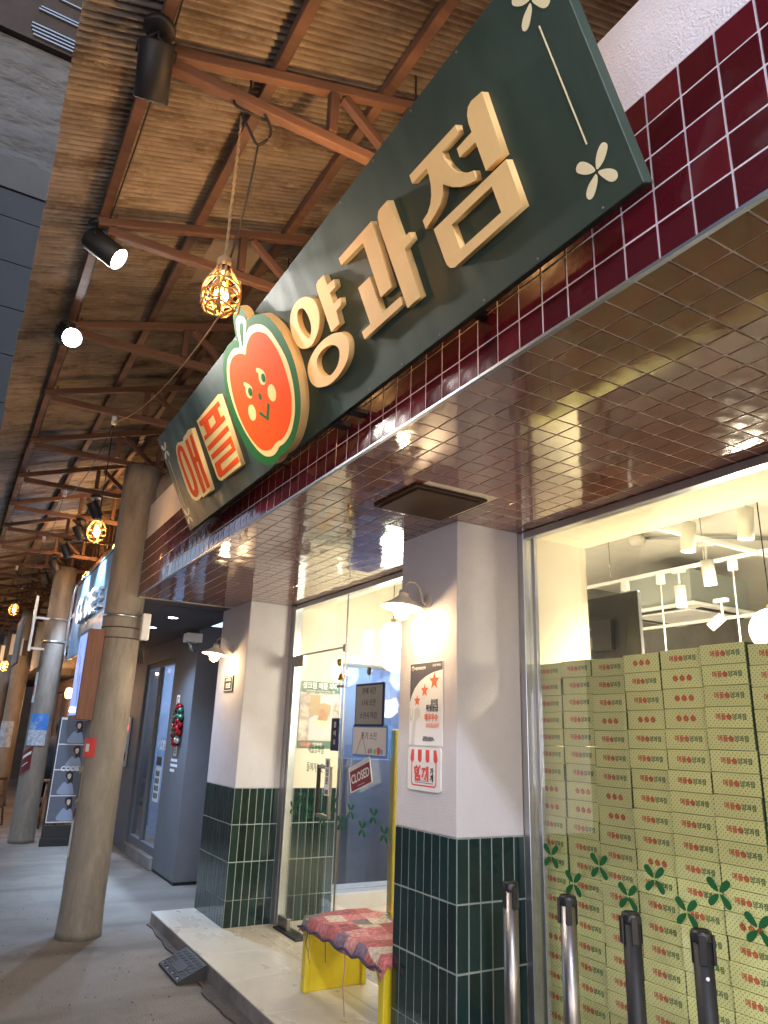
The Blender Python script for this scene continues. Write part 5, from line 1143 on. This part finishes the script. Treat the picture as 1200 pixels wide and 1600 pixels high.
# papers wrapped on the posts
def wrap(cx, cy, r, a0, a1, z0, z1, m, name, parent=None, skew=0.):
    bm = bmesh.new(); k = 8; v = []
    for i in range(k+1):
        a = R(a0+(a1-a0)*i/k); v.append((bm.verts.new((cx+r*math.cos(a), cy+r*math.sin(a), z0+skew*i/k)), bm.verts.new((cx+r*math.cos(a), cy+r*math.sin(a), z1+skew*i/k))))
    for i in range(k): bm.faces.new((v[i][0], v[i+1][0], v[i+1][1], v[i][1])).smooth = True
    me = bpy.data.meshes.new(name); bm.to_mesh(me); bm.free(); me.materials.append(m)
    o = bpy.data.objects.new(name, me); return link(o, parent)
M['sky_print'] = mat('sky_print', (.05, .22, .65), .5, var=.4, vscale=6, stain=(.5, .6, .7), sscale=4, sthr=.6)
M['maroon_print'] = mat('maroon_print', (.16, .015, .02), .5)
t = empty('post_poster', label='blue and white tourist poster wrapped on the second post', cat='poster')
wrap(1.22, 11.8, .168, -150, -60, 1.48, 1.70, M['sky_print'], 'blue_half', t); wrap(1.22, 11.8, .168, -152, -62, 1.27, 1.479, mat('pale_print', (.45, .52, .62), .5, var=.5, vscale=25), 'pale_half', t)
t = empty('torn_flyer', label='maroon flyer with white print peeling from the second post', cat='flyer')
wrap(1.22, 11.8, .169, -165, -110, .86, 1.17, M['maroon_print'], 'sheet', t, .10); wrap(1.22, 11.8, .170, -160, -115, 1.08, 1.12, M['white_ink'], 'headline', t, .08); wrap(1.22, 11.8, .170, -155, -125, .98, .995, M['white_ink'], 'print_line', t, .06)
t = empty('white_flyer', label='narrow white flyer on the left of the second post above the blue poster', cat='flyer')
wrap(1.22, 11.8, .168, -190, -150, 1.85, 2.28, M['paper'], 'sheet', t); wrap(1.22, 11.8, .1685, -185, -160, 1.95, 2.1, M['red_soft'], 'print', t)
t = empty('arrow_sticker', label='red sticker with white arrow on the left of the nearest post', cat='sticker')
wrap(1.2, 6.6, .1675, -175, -125, 1.31, 1.46, M['red_soft'], 'sheet', t)
wrap(1.2, 6.6, .1680, -160, -145, 1.355, 1.415, M['white_ink'], 'arrow', t)
t = empty('torn_posters', label='torn framed flyers pasted low on the left of the nearest post', cat='flyer')
wrap(1.2, 6.6, .1675, -188, -155, .95, 1.22, M['p_kraft'], 'sheet', t, .03); wrap(1.2, 6.6, .1680, -184, -160, .98, 1.18, M['p_dark'], 'inner', t, .02); wrap(1.2, 6.6, .1675, -186, -165, .55, .82, M['paper'], 'sheet', t, .02); wrap(1.2, 6.6, .168, -186, -162, .84, .90, M['maroon_print'], 'sheet', t, .03)
t = empty('column_flyers', label='pale posters on the dark third post', cat='flyer')
wrap(1.2, 17.0, .168, -175, -70, 1.1, 1.6, mat('pale_flyer', (.35, .42, .55), .5, var=.5, vscale=8), 'sheet', t)
# lamp bracket and board on the second post
t = empty('post_signboard', label='grey diamond board and white metal bracket high on the second post', cat='sign')
MB().box(.86, .90, 11.55, 11.62, 2.55, 3.35, M['alu'], .004).obj('bracket', t)
MB().box(.72, .75, 11.2, 12.2, 2.35, 3.0, mat('board_back', (.14, .12, .12), .6), .01).obj('board', t)
MB().box(.86, 1.08, 11.58, 11.61, 3.02, 3.05, M['alu']).box(.86, 1.08, 11.58, 11.61, 2.58, 2.61, M['alu']).obj('arm', t)

# photo strip banner stand
bs = empty('banner_stand', (1.62, 11.35, 0), 'tall grey banner with four photos of a long haired woman, on a black stand', 'banner')
M['banner'] = mat('banner_grey', (.12, .13, .17), .5); M['hair'] = mat('print_hair', (.02, .015, .015), .5); M['shirt'] = mat('print_shirt', (.30, .35, .46), .5); M['face'] = mat('print_face', (.68, .52, .44), .5)
MB().box(-.22, .20, -.04, .04, 0, .10, M['black'], .006).box(-.20, .18, -.02, .02, .10, .26, M['black_plastic'], .003).obj('base', bs)
MB().box(-.21, -.19, -.015, .015, .10, 1.68, M['black']).obj('pole', bs)
MB().box(-.185, .18, -.012, -.004, .29, 1.66, M['white_ink']).obj('border', bs)
for i in range(4):
    z = 1.31-.335*i
    MB().box(-.175, .17, -.0135, -.0125, z, z+.32, M['banner']).obj('photo', bs)
    dx = (.06, .08, .03, .07)[i]; f2 = FY(dx, -.0137, z)
    shape('hair_print', [crom([(-.04, .30), (.03, .31), (.05, .22), (.045, .08), (.02, .06), (-.02, .20), (-.05, .24)], 3)], 0, .0008, M['hair'], f2, bs)
    shape('shirt_print', [crom([(-.13, .02), (-.09, .13), (-.05, .17), (-.01, .14), (.04, .16), (.08, .05), (.07, .01)], 3)], .0009, .0016, M['shirt'], f2, bs)
    shape('face_print', [crom([(-.025, .265), (.0, .28), (.022, .262), (.018, .225), (.0, .205), (-.02, .225)], 3)], .0017, .0022, M['face'], f2, bs)
text('CODE', .085, M['white_ink'], FY(.02, -.0165, .98), bs, bold=.04)
# neighbour door furniture
for i, (y, x) in enumerate(((8.36, 1.845), (7.44, 1.84))):
    t = empty('downlight', label='recessed downlight in the neighbour soffit, %s one' % ('farther' if i == 0 else 'nearer'), cat='lamp', group='recessed downlights over the neighbour door')
    MB().lathe([(0, 0), (.045, 0)], (x, y, 2.638), emis('downlight_face', (.8, .95, 1.), 14), 20).lathe([(.045, .001), (.058, -.003), (.06, .002)], (x, y, 2.638), M['white_plastic'], 20).obj('lens', t)
    spot('down_light', (x, y, 2.63), (-.15, -.1, -1), (.45, .66, 1.), 60, 130, .04, .8, t)
t = empty('security_box', label='white security camera unit at the top of the grey pier', cat='camera')
MB().box(2.20, 2.38, 8.16, 8.32, 2.50, 2.60, M['white_plastic'], .008).obj('housing', t); MB().tube([(2.25, 8.2, 2.50), (2.27, 8.2, 2.43), (2.33, 8.22, 2.40)], .02, M['alu'], 8).obj('arm', t)
M['ball_red'] = mat('bauble_red', (.30, .008, .015), .12, .6); M['ball_green'] = mat('bauble_green', (.04, .12, .07), .15, .6); M['ball_w'] = mat('bauble_silver', (.6, .62, .62), .15, .8)
t = empty('bauble_wreath', label='oval wreath of red, green and silver baubles on the grey pier', cat='wreath')
k = 0
for ring, (a_, b_) in enumerate(((.0, .0), (.065, .10), (.13, .20))):
    n = (1, 8, 15)[ring]
    for i in range(n):
        a = 2*math.pi*i/n+ring*.4; r = random.uniform(.034, .046)
        y_ = 8.60-a_*math.cos(a)+random.uniform(-.01, .01); z_ = 1.60+b_*math.sin(a)+random.uniform(-.01, .01)
        m = random.choice([M['ball_red']]*4+[M['ball_green'], M['ball_green'], M['ball_w']])
        MB().lathe([(0, -r)]+[(r*math.sin(q), -r*math.cos(q)) for q in [math.pi*j/8 for j in range(1, 8)]]+[(0, r)], (NX-.03-.01*(2-ring), y_, z_), m, 12).obj('bauble', t)
t = empty('pier_lettering', label='white letters and small print around the bauble wreath on the grey pier', cat='lettering')
MB().box(NX-.004, NX-.001, 8.72, 8.84, 1.80, 1.94, M['white_ink']).obj('tile', t); text('C', .11, M['dark_ink'], FX(NX-.005, 8.78, 1.87), t, bold=.02)
MB().box(NX-.004, NX-.001, 8.60, 8.72, 1.26, 1.39, M['white_ink']).obj('tile', t); text('E', .11, M['dark_ink'], FX(NX-.005, 8.66, 1.325), t, bold=.02)
for i, L_ in enumerate((.26, .28, .18)): MB().box(NX-.003, NX-.001, 8.80-L_, 8.80, 1.20-.055*i, 1.23-.055*i, M['white_ink']).obj('text_line', t)
t = empty('door_lettering', label='white CODE lettering on the neighbour glass door', cat='lettering'); text('CODE', .16, M['white_ink'], FX(NX+.053, 9.45, 1.35), t, bold=.02)
t = empty('photo_strip_notice', label='white notice with two blocks of small dark photos on the neighbour door', cat='notice')
MB().box(NX+.050, NX+.053, 9.42, 9.66, .70, 1.10, M['white_ink']).obj('sheet', t); MB().box(NX+.049, NX+.0525, 9.42, 9.66, 1.12, 1.22, M['dark_ink']).obj('header', t)
for i in range(3):
    for j in range(4): MB().box(NX+.048, NX+.0495, 9.445+.066*i, 9.49+.066*i, .74+.085*j, .80+.085*j, M['dark_ink']).obj('photo', t)
t = empty('fire_hose_panel', label='narrow white alarm panel with red lamp and red bell left of the neighbour door', cat='alarm')
MB().box(NX-.03, NX-.001, 11.14, 11.30, 1.02, 1.70, M['alu'], .004).obj('panel', t)
MB().lathe([(0, .03), (.03, .02), (.035, 0)], m=emis('alarm_lamp', (1., .04, .03), 2), n=14, mtx=FX(NX-.03, 11.22, 1.55)).obj('alarm_lamp', t)
MB().lathe([(0, .04), (.05, .035), (.07, 0)], m=M['ball_red'], n=18, mtx=FX(NX-.03, 11.22, 1.16)).obj('bell', t)
point('door_glow', (3.6, 10.4, 2.2), (.7, .8, 1.), 70, .2)  # assumed light inside the neighbour room, no lamp built for it
# a lit screen and garments seen through the door
t = empty('room_poster', label='pale lit poster panels inside the neighbour shop', cat='poster')
for i, (y, z, c) in enumerate(((10.9, 1.3, (.45, .55, .75)), (10.3, 1.45, (.75, .25, .12)), (9.8, 1.2, (.2, .4, .75)), (9.5, 1.7, (.6, .65, .75)))): MB().box(4.2, 4.22, y, y+.35, z, z+.5, mat('room_print', c, .5, var=.4, vscale=8)).obj('panel', t)

# ================================================================ bench with quilt
bn = empty('yellow_bench', label='glossy yellow moulded bench with panel legs between the pillars', cat='bench')
M_ = M['bench_yellow']
bx0, bx1, by0, by1, bz0, bz1 = 2.10, 2.52, 3.49, 4.45, .1, .495
def leg_(y0, y1, name):
    s = MB().box(bx0+.02, bx1-.02, y0+.012, y1-.012, bz0, bz1-.03, M_, .004)
    s.box(bx0, bx0+.035, y0, y1, bz0, bz1-.03, M_, .008).box(bx1-.035, bx1, y0, y1, bz0, bz1-.03, M_, .008); s.obj(name, bn)
leg_(by1-.055, by1, 'leg'); leg_(by0, by0+.055, 'leg')
MB().box(bx0, bx1, by0, by1, bz1-.045, bz1, M_, .012).obj('seat', bn)
for (ya, sgn) in ((by1-.055, -1), (by0+.055, 1)):
    b = MB(); prof = [(0, 0), (0, .07)]+[(sgn*(.07-.07*math.sin(a)), .07-.0*a) for a in ()]
    pr_ = [(ya, bz1-.044), (ya, bz1-.13)]+[(ya+sgn*.085*(1-math.cos(a)), bz1-.13+.086*math.sin(a)) for a in [math.pi/2*i/6 for i in range(1, 7)]]
    for xx in (bx0, bx1-.035):
        lo = [b.b.verts.new((xx, p[0], p[1])) for p in pr_]; hi = [b.b.verts.new((xx+.035, p[0], p[1])) for p in pr_]
        fs = [b.b.faces.new(lo), b.b.faces.new(hi[::-1])]+[b.b.faces.new((lo[i], lo[(i+1) % len(lo)], hi[(i+1) % len(lo)], hi[i])) for i in range(len(lo))]
        b._set(fs, M_)
    b.obj('gusset', bn)
# quilt: cloth over the seat, drooping at the edges, made of squares
def quilt_mat():
    m = mat('quilt', (.45, .10, .12), .9, bump=.5, bscale=120)
    t = m.node_tree; N = t.nodes; L = t.links; b = N['Principled BSDF']
    tc = N.new('ShaderNodeTexCoord'); mp = N.new('ShaderNodeMapping'); mp.inputs['Scale'].default_value = (8.5, 8.5, 0); mp.inputs['Rotation'].default_value = (0, 0, .12)
    L.new(tc.outputs['Object'], mp.inputs[0])
    fl = N.new('ShaderNodeVectorMath'); fl.operation = 'FLOOR'; L.new(mp.outputs[0], fl.inputs[0])
    wn = N.new('ShaderNodeTexWhiteNoise'); wn.noise_dimensions = '3D'; L.new(fl.outputs[0], wn.inputs['Vector'])
    cr = N.new('ShaderNodeValToRGB'); cr.color_ramp.interpolation = 'CONSTANT'
    cols = [(0, (.40, .12, .12)), (.28, (.55, .26, .25)), (.42, (.50, .42, .34)), (.55, (.30, .09, .10)), (.68, (.16, .14, .14)), (.76, (.48, .17, .18)), (.9, (.20, .14, .20))]
    cr.color_ramp.elements[0].position = 0; cr.color_ramp.elements[0].color = (*cols[0][1], 1)
    cr.color_ramp.elements[1].position = cols[1][0]; cr.color_ramp.elements[1].color = (*cols[1][1], 1)
    for p, c in cols[2:]: e = cr.color_ramp.elements.new(p); e.color = (*c, 1)
    L.new(wn.outputs['Value'], cr.inputs[0])
    n = N.new('ShaderNodeTexNoise'); n.inputs['Scale'].default_value = 40; n.inputs['Detail'].default_value = 6; mp2 = N.new('ShaderNodeMapping'); mp2.inputs['Scale'].default_value = (1, 2.5, 1)
    L.new(tc.outputs['Object'], mp2.inputs[0]); L.new(mp2.outputs[0], n.inputs['Vector'])
    mr = N.new('ShaderNodeMapRange'); mr.inputs[1].default_value = .3; mr.inputs[2].default_value = .7; mr.inputs[3].default_value = .5; mr.inputs[4].default_value = 1.5; L.new(n.outputs[0], mr.inputs[0])
    mx = N.new('ShaderNodeMix'); mx.data_type = 'RGBA'; mx.blend_type = 'MULTIPLY'; mx.inputs[0].default_value = 1
    L.new(cr.outputs[0], mx.inputs[6]); L.new(mr.outputs[0], mx.inputs[7]); L.new(mx.outputs[2], b.inputs['Base Color']); return m
M['quilt'] = quilt_mat(); M['hem'] = mat('quilt_hem', (.05, .05, .09), .9)
q = bmesh.new(); nx_, ny_ = 26, 60; gr = []
for i in range(nx_+1):
    row = []
    for j in range(ny_+1):
        u, v = i/nx_, j/ny_
        x = bx0-.03+(bx1-bx0+.05)*u; y = by0-.02+(by1-by0+.03)*v; z = bz1+.010
        z += .005*math.sin(9*x+14*y)+.004*math.sin(31*y-12*x)+random.uniform(-.0015, .0015)
        ex = max(0, bx0+.004-x); z -= ex*1.5+(.014 if ex > 0 else 0)*(1+.6*math.sin(23*y))
        ex2 = max(0, x-(bx1-.02)); z += .02*math.exp(-((y-4.2)/.08)**2)*(ex2 > 0)
        if y > by1: z -= (y-by1)*1.5
        if y < by0: z -= (by0-y)*2
        row.append(q.verts.new((x, y, z)))
    gr.append(row)
for i in range(nx_):
    for j in range(ny_): q.faces.new((gr[i][j], gr[i+1][j], gr[i+1][j+1], gr[i][j+1])).smooth = True
me = bpy.data.meshes.new('quilt'); q.to_mesh(me); q.free(); me.materials.append(M['quilt'])
t = empty('patchwork_quilt', label='red and grey patchwork quilt draped over the yellow bench', cat='quilt')
o = bpy.data.objects.new('cloth', me); link(o, t); sm = o.modifiers.new('thick', 'SOLIDIFY'); sm.thickness = .008
MB().tube([(bx0-.032, by0-.02+(by1-by0+.03)*j/40, bz1-.045+.010*math.sin(.9*j)) for j in range(41)], .007, M['hem'], 6).obj('hem', t)
M['ribbon'] = mat('ribbon_pink', (.45, .25, .25), .8); M['ribbon_d'] = mat('ribbon_dark', (.06, .05, .07), .8)
for (y, L_, mm, dx) in ((4.36, .12, 'ribbon_d', .01), (4.30, .17, 'ribbon', 0), (4.10, .12, 'ribbon_d', .005), (3.85, .30, 'ribbon', -.004), (3.78, .26, 'ribbon', .33)):
    b = MB(); pts = [(bx0-.03+dx+.004*math.sin(k), y+.006*math.sin(1.3*k+y*9)-.004*k, bz1-.04-L_*k/7) for k in range(8)]
    for k in range(7): b.quad([pts[k], (pts[k][0], pts[k][1]+.012, pts[k][2]), (pts[k+1][0], pts[k+1][1]+.011, pts[k+1][2]), pts[k+1]], M[mm])
    b.obj('ribbon', t)

for (xx, yy) in ((bx0-.001, by1-.03), (bx0-.001, by0+.03)):
    for zz in (.18, .40): MB().lathe([(0, .003), (.006, .002), (.007, 0)], m=M['steel'], n=10, mtx=FX(xx, yy, zz)).obj('bolt', bn)
for i in range(16):
    sx_ = .02+.235*i
    for tv in (.012, .643): MB().lathe([(0, .0016), (.0035, .0012), (.004, .0002)], m=M['grey_ink'], n=8, mtx=SF() @ Matrix.Translation((sx_, tv, 0))).obj('screw', sign)

# ================================================================ kerb ramp
rp = empty('kerb_ramp', label='small black rubber kerb ramp with chevron tread against the step', cat='ramp')
ra, rb_ = 5.16, 5.62
b = MB(); pr_ = [(1.575, .0025), (1.575, .018), (1.752, .094), (1.764, .094), (1.764, .0025)]
lo = [b.b.verts.new((p[0], ra, p[1])) for p in pr_]; hi = [b.b.verts.new((p[0], rb_, p[1])) for p in pr_]
fs = [b.b.faces.new(lo), b.b.faces.new(hi[::-1])]+[b.b.faces.new((lo[i], lo[(i+1) % 5], hi[(i+1) % 5], hi[i])) for i in range(5)]; b._set(fs, M['rubber'])
b.obj('wedge', rp)
ang = math.atan2(.076, .177); RM = Matrix.Translation((1.575, ra, .018)) @ Matrix.Rotation(-ang, 4, 'Y')
ch = MB()
for i in range(14):
    for j in range(5):
        cy = .025+.031*i; cx = .025+.036*j
        if 4 <= i <= 9 and j in (1, 2): continue
        s_ = 1 if (i+j) % 2 else -1
        ch.box(cx-.014, cx+.014, cy-.0035, cy+.0035, 0, .003, M['rubber'], mtx=RM @ Matrix.Translation((cx, cy, 0)) @ Matrix.Rotation(R(28*s_), 4, 'Z') @ Matrix.Translation((-cx, -cy, 0)))
o = ch.obj('tread', rp); o['kind'] = 'stuff'
MB().box(.045, .115, .13, .31, 0, .004, M['rubber'], .001, mtx=RM).obj('plate', rp)
for yy in (.05, .17, .29, .41): MB().lathe([(0, .005), (.006, .004), (.007, .001)], m=M['steel'], n=10, mtx=RM @ Matrix.Translation((.016, yy, 0))).obj('bolt', rp)
for yy in (.125, .315): MB().box(.055, .105, yy-.006, yy+.006, .0041, .0052, M['dark_ink'], mtx=RM).obj('slot', rp)

# ================================================================ stanchions
def stanchion(x, y, body, label, az, slots=True):
    t = empty('queue_post', (x, y, .1), label, 'queue post', 'belt barrier posts in front of the boxes')
    mb = M['steel'] if body == 'steel' else M['black']
    MB().lathe([(0, 0), (.16, 0), (.165, .006), (.15, .018), (.04, .03), (.0, .03)], m=mb, n=36).obj('base', t)
    MB().lathe([(.0, .02), (.0315, .02), (.0315, .84), (0, .84)], m=mb, n=32).obj('tube', t)
    MB().lathe([(.0, .8405), (.033, .8405), (.0335, .845), (.0335, .868), (.030, .874), (.026, .876), (.025, .872), (0, .872)], m=M['black_plastic'], n=32).obj('cap', t)
    for k in range(4 if slots else 1):
        a = az+k*math.pi/2
        mt = Matrix.Rotation(a, 4, 'Z')
        MB().box(.031, .041 if k == 0 else .035, -.012, .012, .775, .862, M['black_plastic'], .002, mtx=mt).obj('belt_clip', t)
    return t
stanchion(2.22, 2.66, 'steel', 'brushed steel queue post nearest the near pillar', R(-100))
stanchion(2.255, 2.355, 'steel', 'brushed steel queue post with black clips, second from the pillar', R(140))
stanchion(2.262, 2.045, 'black', 'matt black queue post with clip on its left side', R(150))
s4 = stanchion(2.285, 1.772, 'black', 'matt black queue post at the far right with a small round sticker', R(-50))
MB().lathe([(0, .0006), (.006, .0004)], m=M['white_ink'], n=12, mtx=Matrix.Translation((-.019, -.0255, .74)) @ Matrix(((0.8, 0, -.6, 0), (-.6, 0, -.8, 0), (0, 1, 0, 0), (0, 0, 0, 1)))).obj('sticker', s4)

# ================================================================ tavern seating, person, far dressing
def stool(x, y, label, rz=0):
    t = empty('wooden_stool', (x, y, 0), label, 'stool', 'bar stools outside the tavern', rz=rz)
    MB().box(-.17, .17, -.17, .17, .68, .72, M['wood'], .01).obj('seat', t)
    for sx in (-1, 1):
        for sy in (-1, 1): MB().tube([(sx*.14, sy*.14, .68), (sx*.19, sy*.19, 0)], .016, M['wood'], 8).obj('leg', t)
    for z, k in ((.25, .172), (.42, .16)):
        for sx in (-1, 1): MB().box(sx*k-.01, sx*k+.01, -k, k, z, z+.03, M['wood']).obj('rung', t)
    return t
stool(1.72, 13.4, 'wooden stool under the seated person in black', .2); stool(.85, 13.9, 'wooden stool left of the second post by the low table', .5); stool(.35, 14.6, 'wooden stool farthest left beside the table')
def table(x, y, label):
    t = empty('wooden_table', (x, y, 0), label, 'table', 'low tavern tables')
    MB().box(-.35, .35, -.35, .35, .70, .74, M['wood'], .006).obj('top', t); MB().box(-.33, .33, -.33, -.30, .45, .699, M['wood']).obj('apron', t)
    for sx in (-1, 1):
        for sy in (-1, 1): MB().box(sx*.31-.02, sx*.31+.02, sy*.31-.02, sy*.31+.02, 0, .699, M['wood']).obj('leg', t)
table(.55, 13.7, 'dark wooden table left of the second post'); table(2.0, 14.5, 'dark wooden table beside the person in black')
# seated person in black, seen from behind
pe = empty('person', (1.72, 13.4, 0), 'person in black hooded coat seated with back turned on a wooden stool', 'person')
def skin_obj(name, verts, edges, radii, m, parent, root=0, sub=2):
    me = bpy.data.meshes.new(name); me.from_pydata(verts, edges, []); o = bpy.data.objects.new(name, me); link(o, parent)
    o.modifiers.new('skin', 'SKIN')
    for i, r in enumerate(radii): me.skin_vertices[0].data[i].radius = (r, r) if not isinstance(r, tuple) else r
    me.skin_vertices[0].data[root].use_root = True
    s = o.modifiers.new('sub', 'SUBSURF'); s.levels = sub; s.render_levels = sub
    me.materials.append(m); return o
M['coat'] = mat('black_coat', (.012, .012, .014), .8, bump=.3, bscale=25)
V = [(0, 0, .80), (0, .03, 1.0), (0, .04, 1.18), (0, .06, 1.32), (0, .07, 1.40),
     (-.17, .06, 1.30), (-.22, .16, 1.08), (-.14, .34, .98), (.17, .06, 1.30), (.22, .16, 1.08), (.14, .34, .98),
     (-.10, .05, .78), (-.12, .38, .76), (-.12, .40, .38), (.10, .05, .78), (.12, .38, .76), (.12, .40, .38)]
E_ = [(0, 1), (1, 2), (2, 3), (3, 4), (3, 5), (5, 6), (6, 7), (3, 8), (8, 9), (9, 10), (0, 11), (11, 12), (12, 13), (0, 14), (14, 15), (15, 16)]
rad = [(.17, .13), (.16, .12), (.18, .12), (.13, .10), .06, .075, .055, .045, .075, .055, .045, .10, .08, .055, .10, .08, .055]
skin_obj('body', V, E_, rad, M['coat'], pe)
MB().lathe([(0, -.11), (.05, -.10), (.075, -.04), (.08, .02), (.07, .08), (.04, .115), (0, .125)], (0, .10, 1.55), M['skin'], 20).obj('head', pe)
MB().lathe([(0, -.12), (.07, -.12), (.092, -.02), (.094, .03), (.08, .09), (.045, .13), (0, .14)], (0, .075, 1.555), M['hair'], 20).obj('hair', pe)
for s_ in (-1, 1):
    MB().box(s_*.12-.045, s_*.12+.045, .33, .58, .27, .34, M['black'], .02).obj('shoe', pe)
    h = MB().box(s_*.13-.035, s_*.13+.035, .36, .43, .96, .99, M['skin'], .008)
    for f in range(4): h.tube([(s_*.13-.027+.018*f, .425, .975), (s_*.13-.027+.018*f, .455+.004*(f % 2), .97), (s_*.13-.027+.018*f, .47, .955)], .0085, M['skin'], 6)
    h.tube([(s_*.13-s_*.035, .38, .975), (s_*.13-s_*.055, .41, .97), (s_*.13-s_*.05, .435, .96)], .009, M['skin'], 6); h.obj('hand', pe)
# standing lamps, lanterns and banners of the tavern, dim
M['lant'] = emis('paper_lantern', (1., .45, .15), 3.5)
for i, (x, y, z) in enumerate(((1.95, 13.2, 2.1), (2.0, 15.4, 2.15), (2.0, 17.8, 2.1))):
    t = empty('tavern_lantern', label='small glowing lantern on the tavern eave, %s one' % ordn(i), cat='lantern', group='lanterns on the tavern eave')
    MB().lathe([(0, -.10), (.05, -.09), (.075, 0), (.05, .09), (0, .10)], (x, y, z), M['lant'], 16).obj('shade', t); MB().tube([(x, y, z+.1), (x, y, 2.6)], .004, M['cable'], 5).obj('cord', t)
    point('lantern_light', (x, y, z-.16), (1., .5, .2), 8, .08, t)
M['cloth_bw'] = mat('banner_cloth', (.5, .55, .65), .8)
for i, (x, y) in enumerate(((.75, 14.9), (.55, 16.6))):
    t = empty('hanging_banner', label='striped cloth pennant hung under the roof, %s one' % ('nearer' if i == 0 else 'farther'), cat='pennant', group='striped pennants')
    for k in range(5): MB().box(x+.07*k, x+.07*k+.066, y, y+.004, 2.75, 3.15-.03*k, M['cloth_bw'] if k % 2 else M['dark_ink']).obj('stripe', t)
t = empty('wall_menus', label='lit menu panels on the dark tavern wall', cat='menu')
for i in range(4): MB().box(2.30, 2.335, 13.0+1.1*i, 13.5+1.1*i, 1.0, 1.8, mat('menu_lit', ((.55, .20, .12), (.25, .35, .6), (.6, .5, .35), (.3, .35, .5))[i], .5, var=.5, vscale=9), .003).obj('panel', t)

# floor litter: tiny stones and a cigarette end
gm = bmesh.new()
for i in range(260):
    x, y = random.uniform(.2, 1.74), random.uniform(2.5, 9); r = random.uniform(.002, .006)
    mt = Matrix.Translation((x, y, r*.5)) @ Matrix.Rotation(random.uniform(0, 6), 4, 'Z') @ Matrix.Diagonal((1, random.uniform(.6, 1), .6, 1))
    bmesh.ops.create_icosphere(gm, subdivisions=1, radius=r, matrix=mt)
me = bpy.data.meshes.new('grit'); gm.to_mesh(me); gm.free(); me.materials.append(M['mortar'])
tag(link(bpy.data.objects.new('loose_grit', me)), kind='stuff')

# ================================================================ empties to the base of their things
bpy.context.view_layer.update()
def pts_of(o):
    out = []
    for c in o.children:
        if c.type == 'MESH' and c.data.vertices:
            for k in c.bound_box: out.append(c.matrix_world @ Vector(k))
        out += pts_of(c)
    return out
for o in list(COL.objects):
    if o.type == 'EMPTY' and o.parent is None and o.location.length < 1e-6 and not o.rotation_euler[2]:
        p = pts_of(o)
        if not p: continue
        c = Vector(((min(v.x for v in p)+max(v.x for v in p))/2, (min(v.y for v in p)+max(v.y for v in p))/2, min(v.z for v in p)))
        o.location = c
        T_ = Matrix.Translation(-c)
        for ch in o.children: ch.matrix_local = T_ @ ch.matrix_local
for o in COL.objects:
    if o.parent is None and o.type == 'MESH' and 'label' in o and 'category' not in o: o['category'] = o.name.split('.')[0].replace('_', ' ')
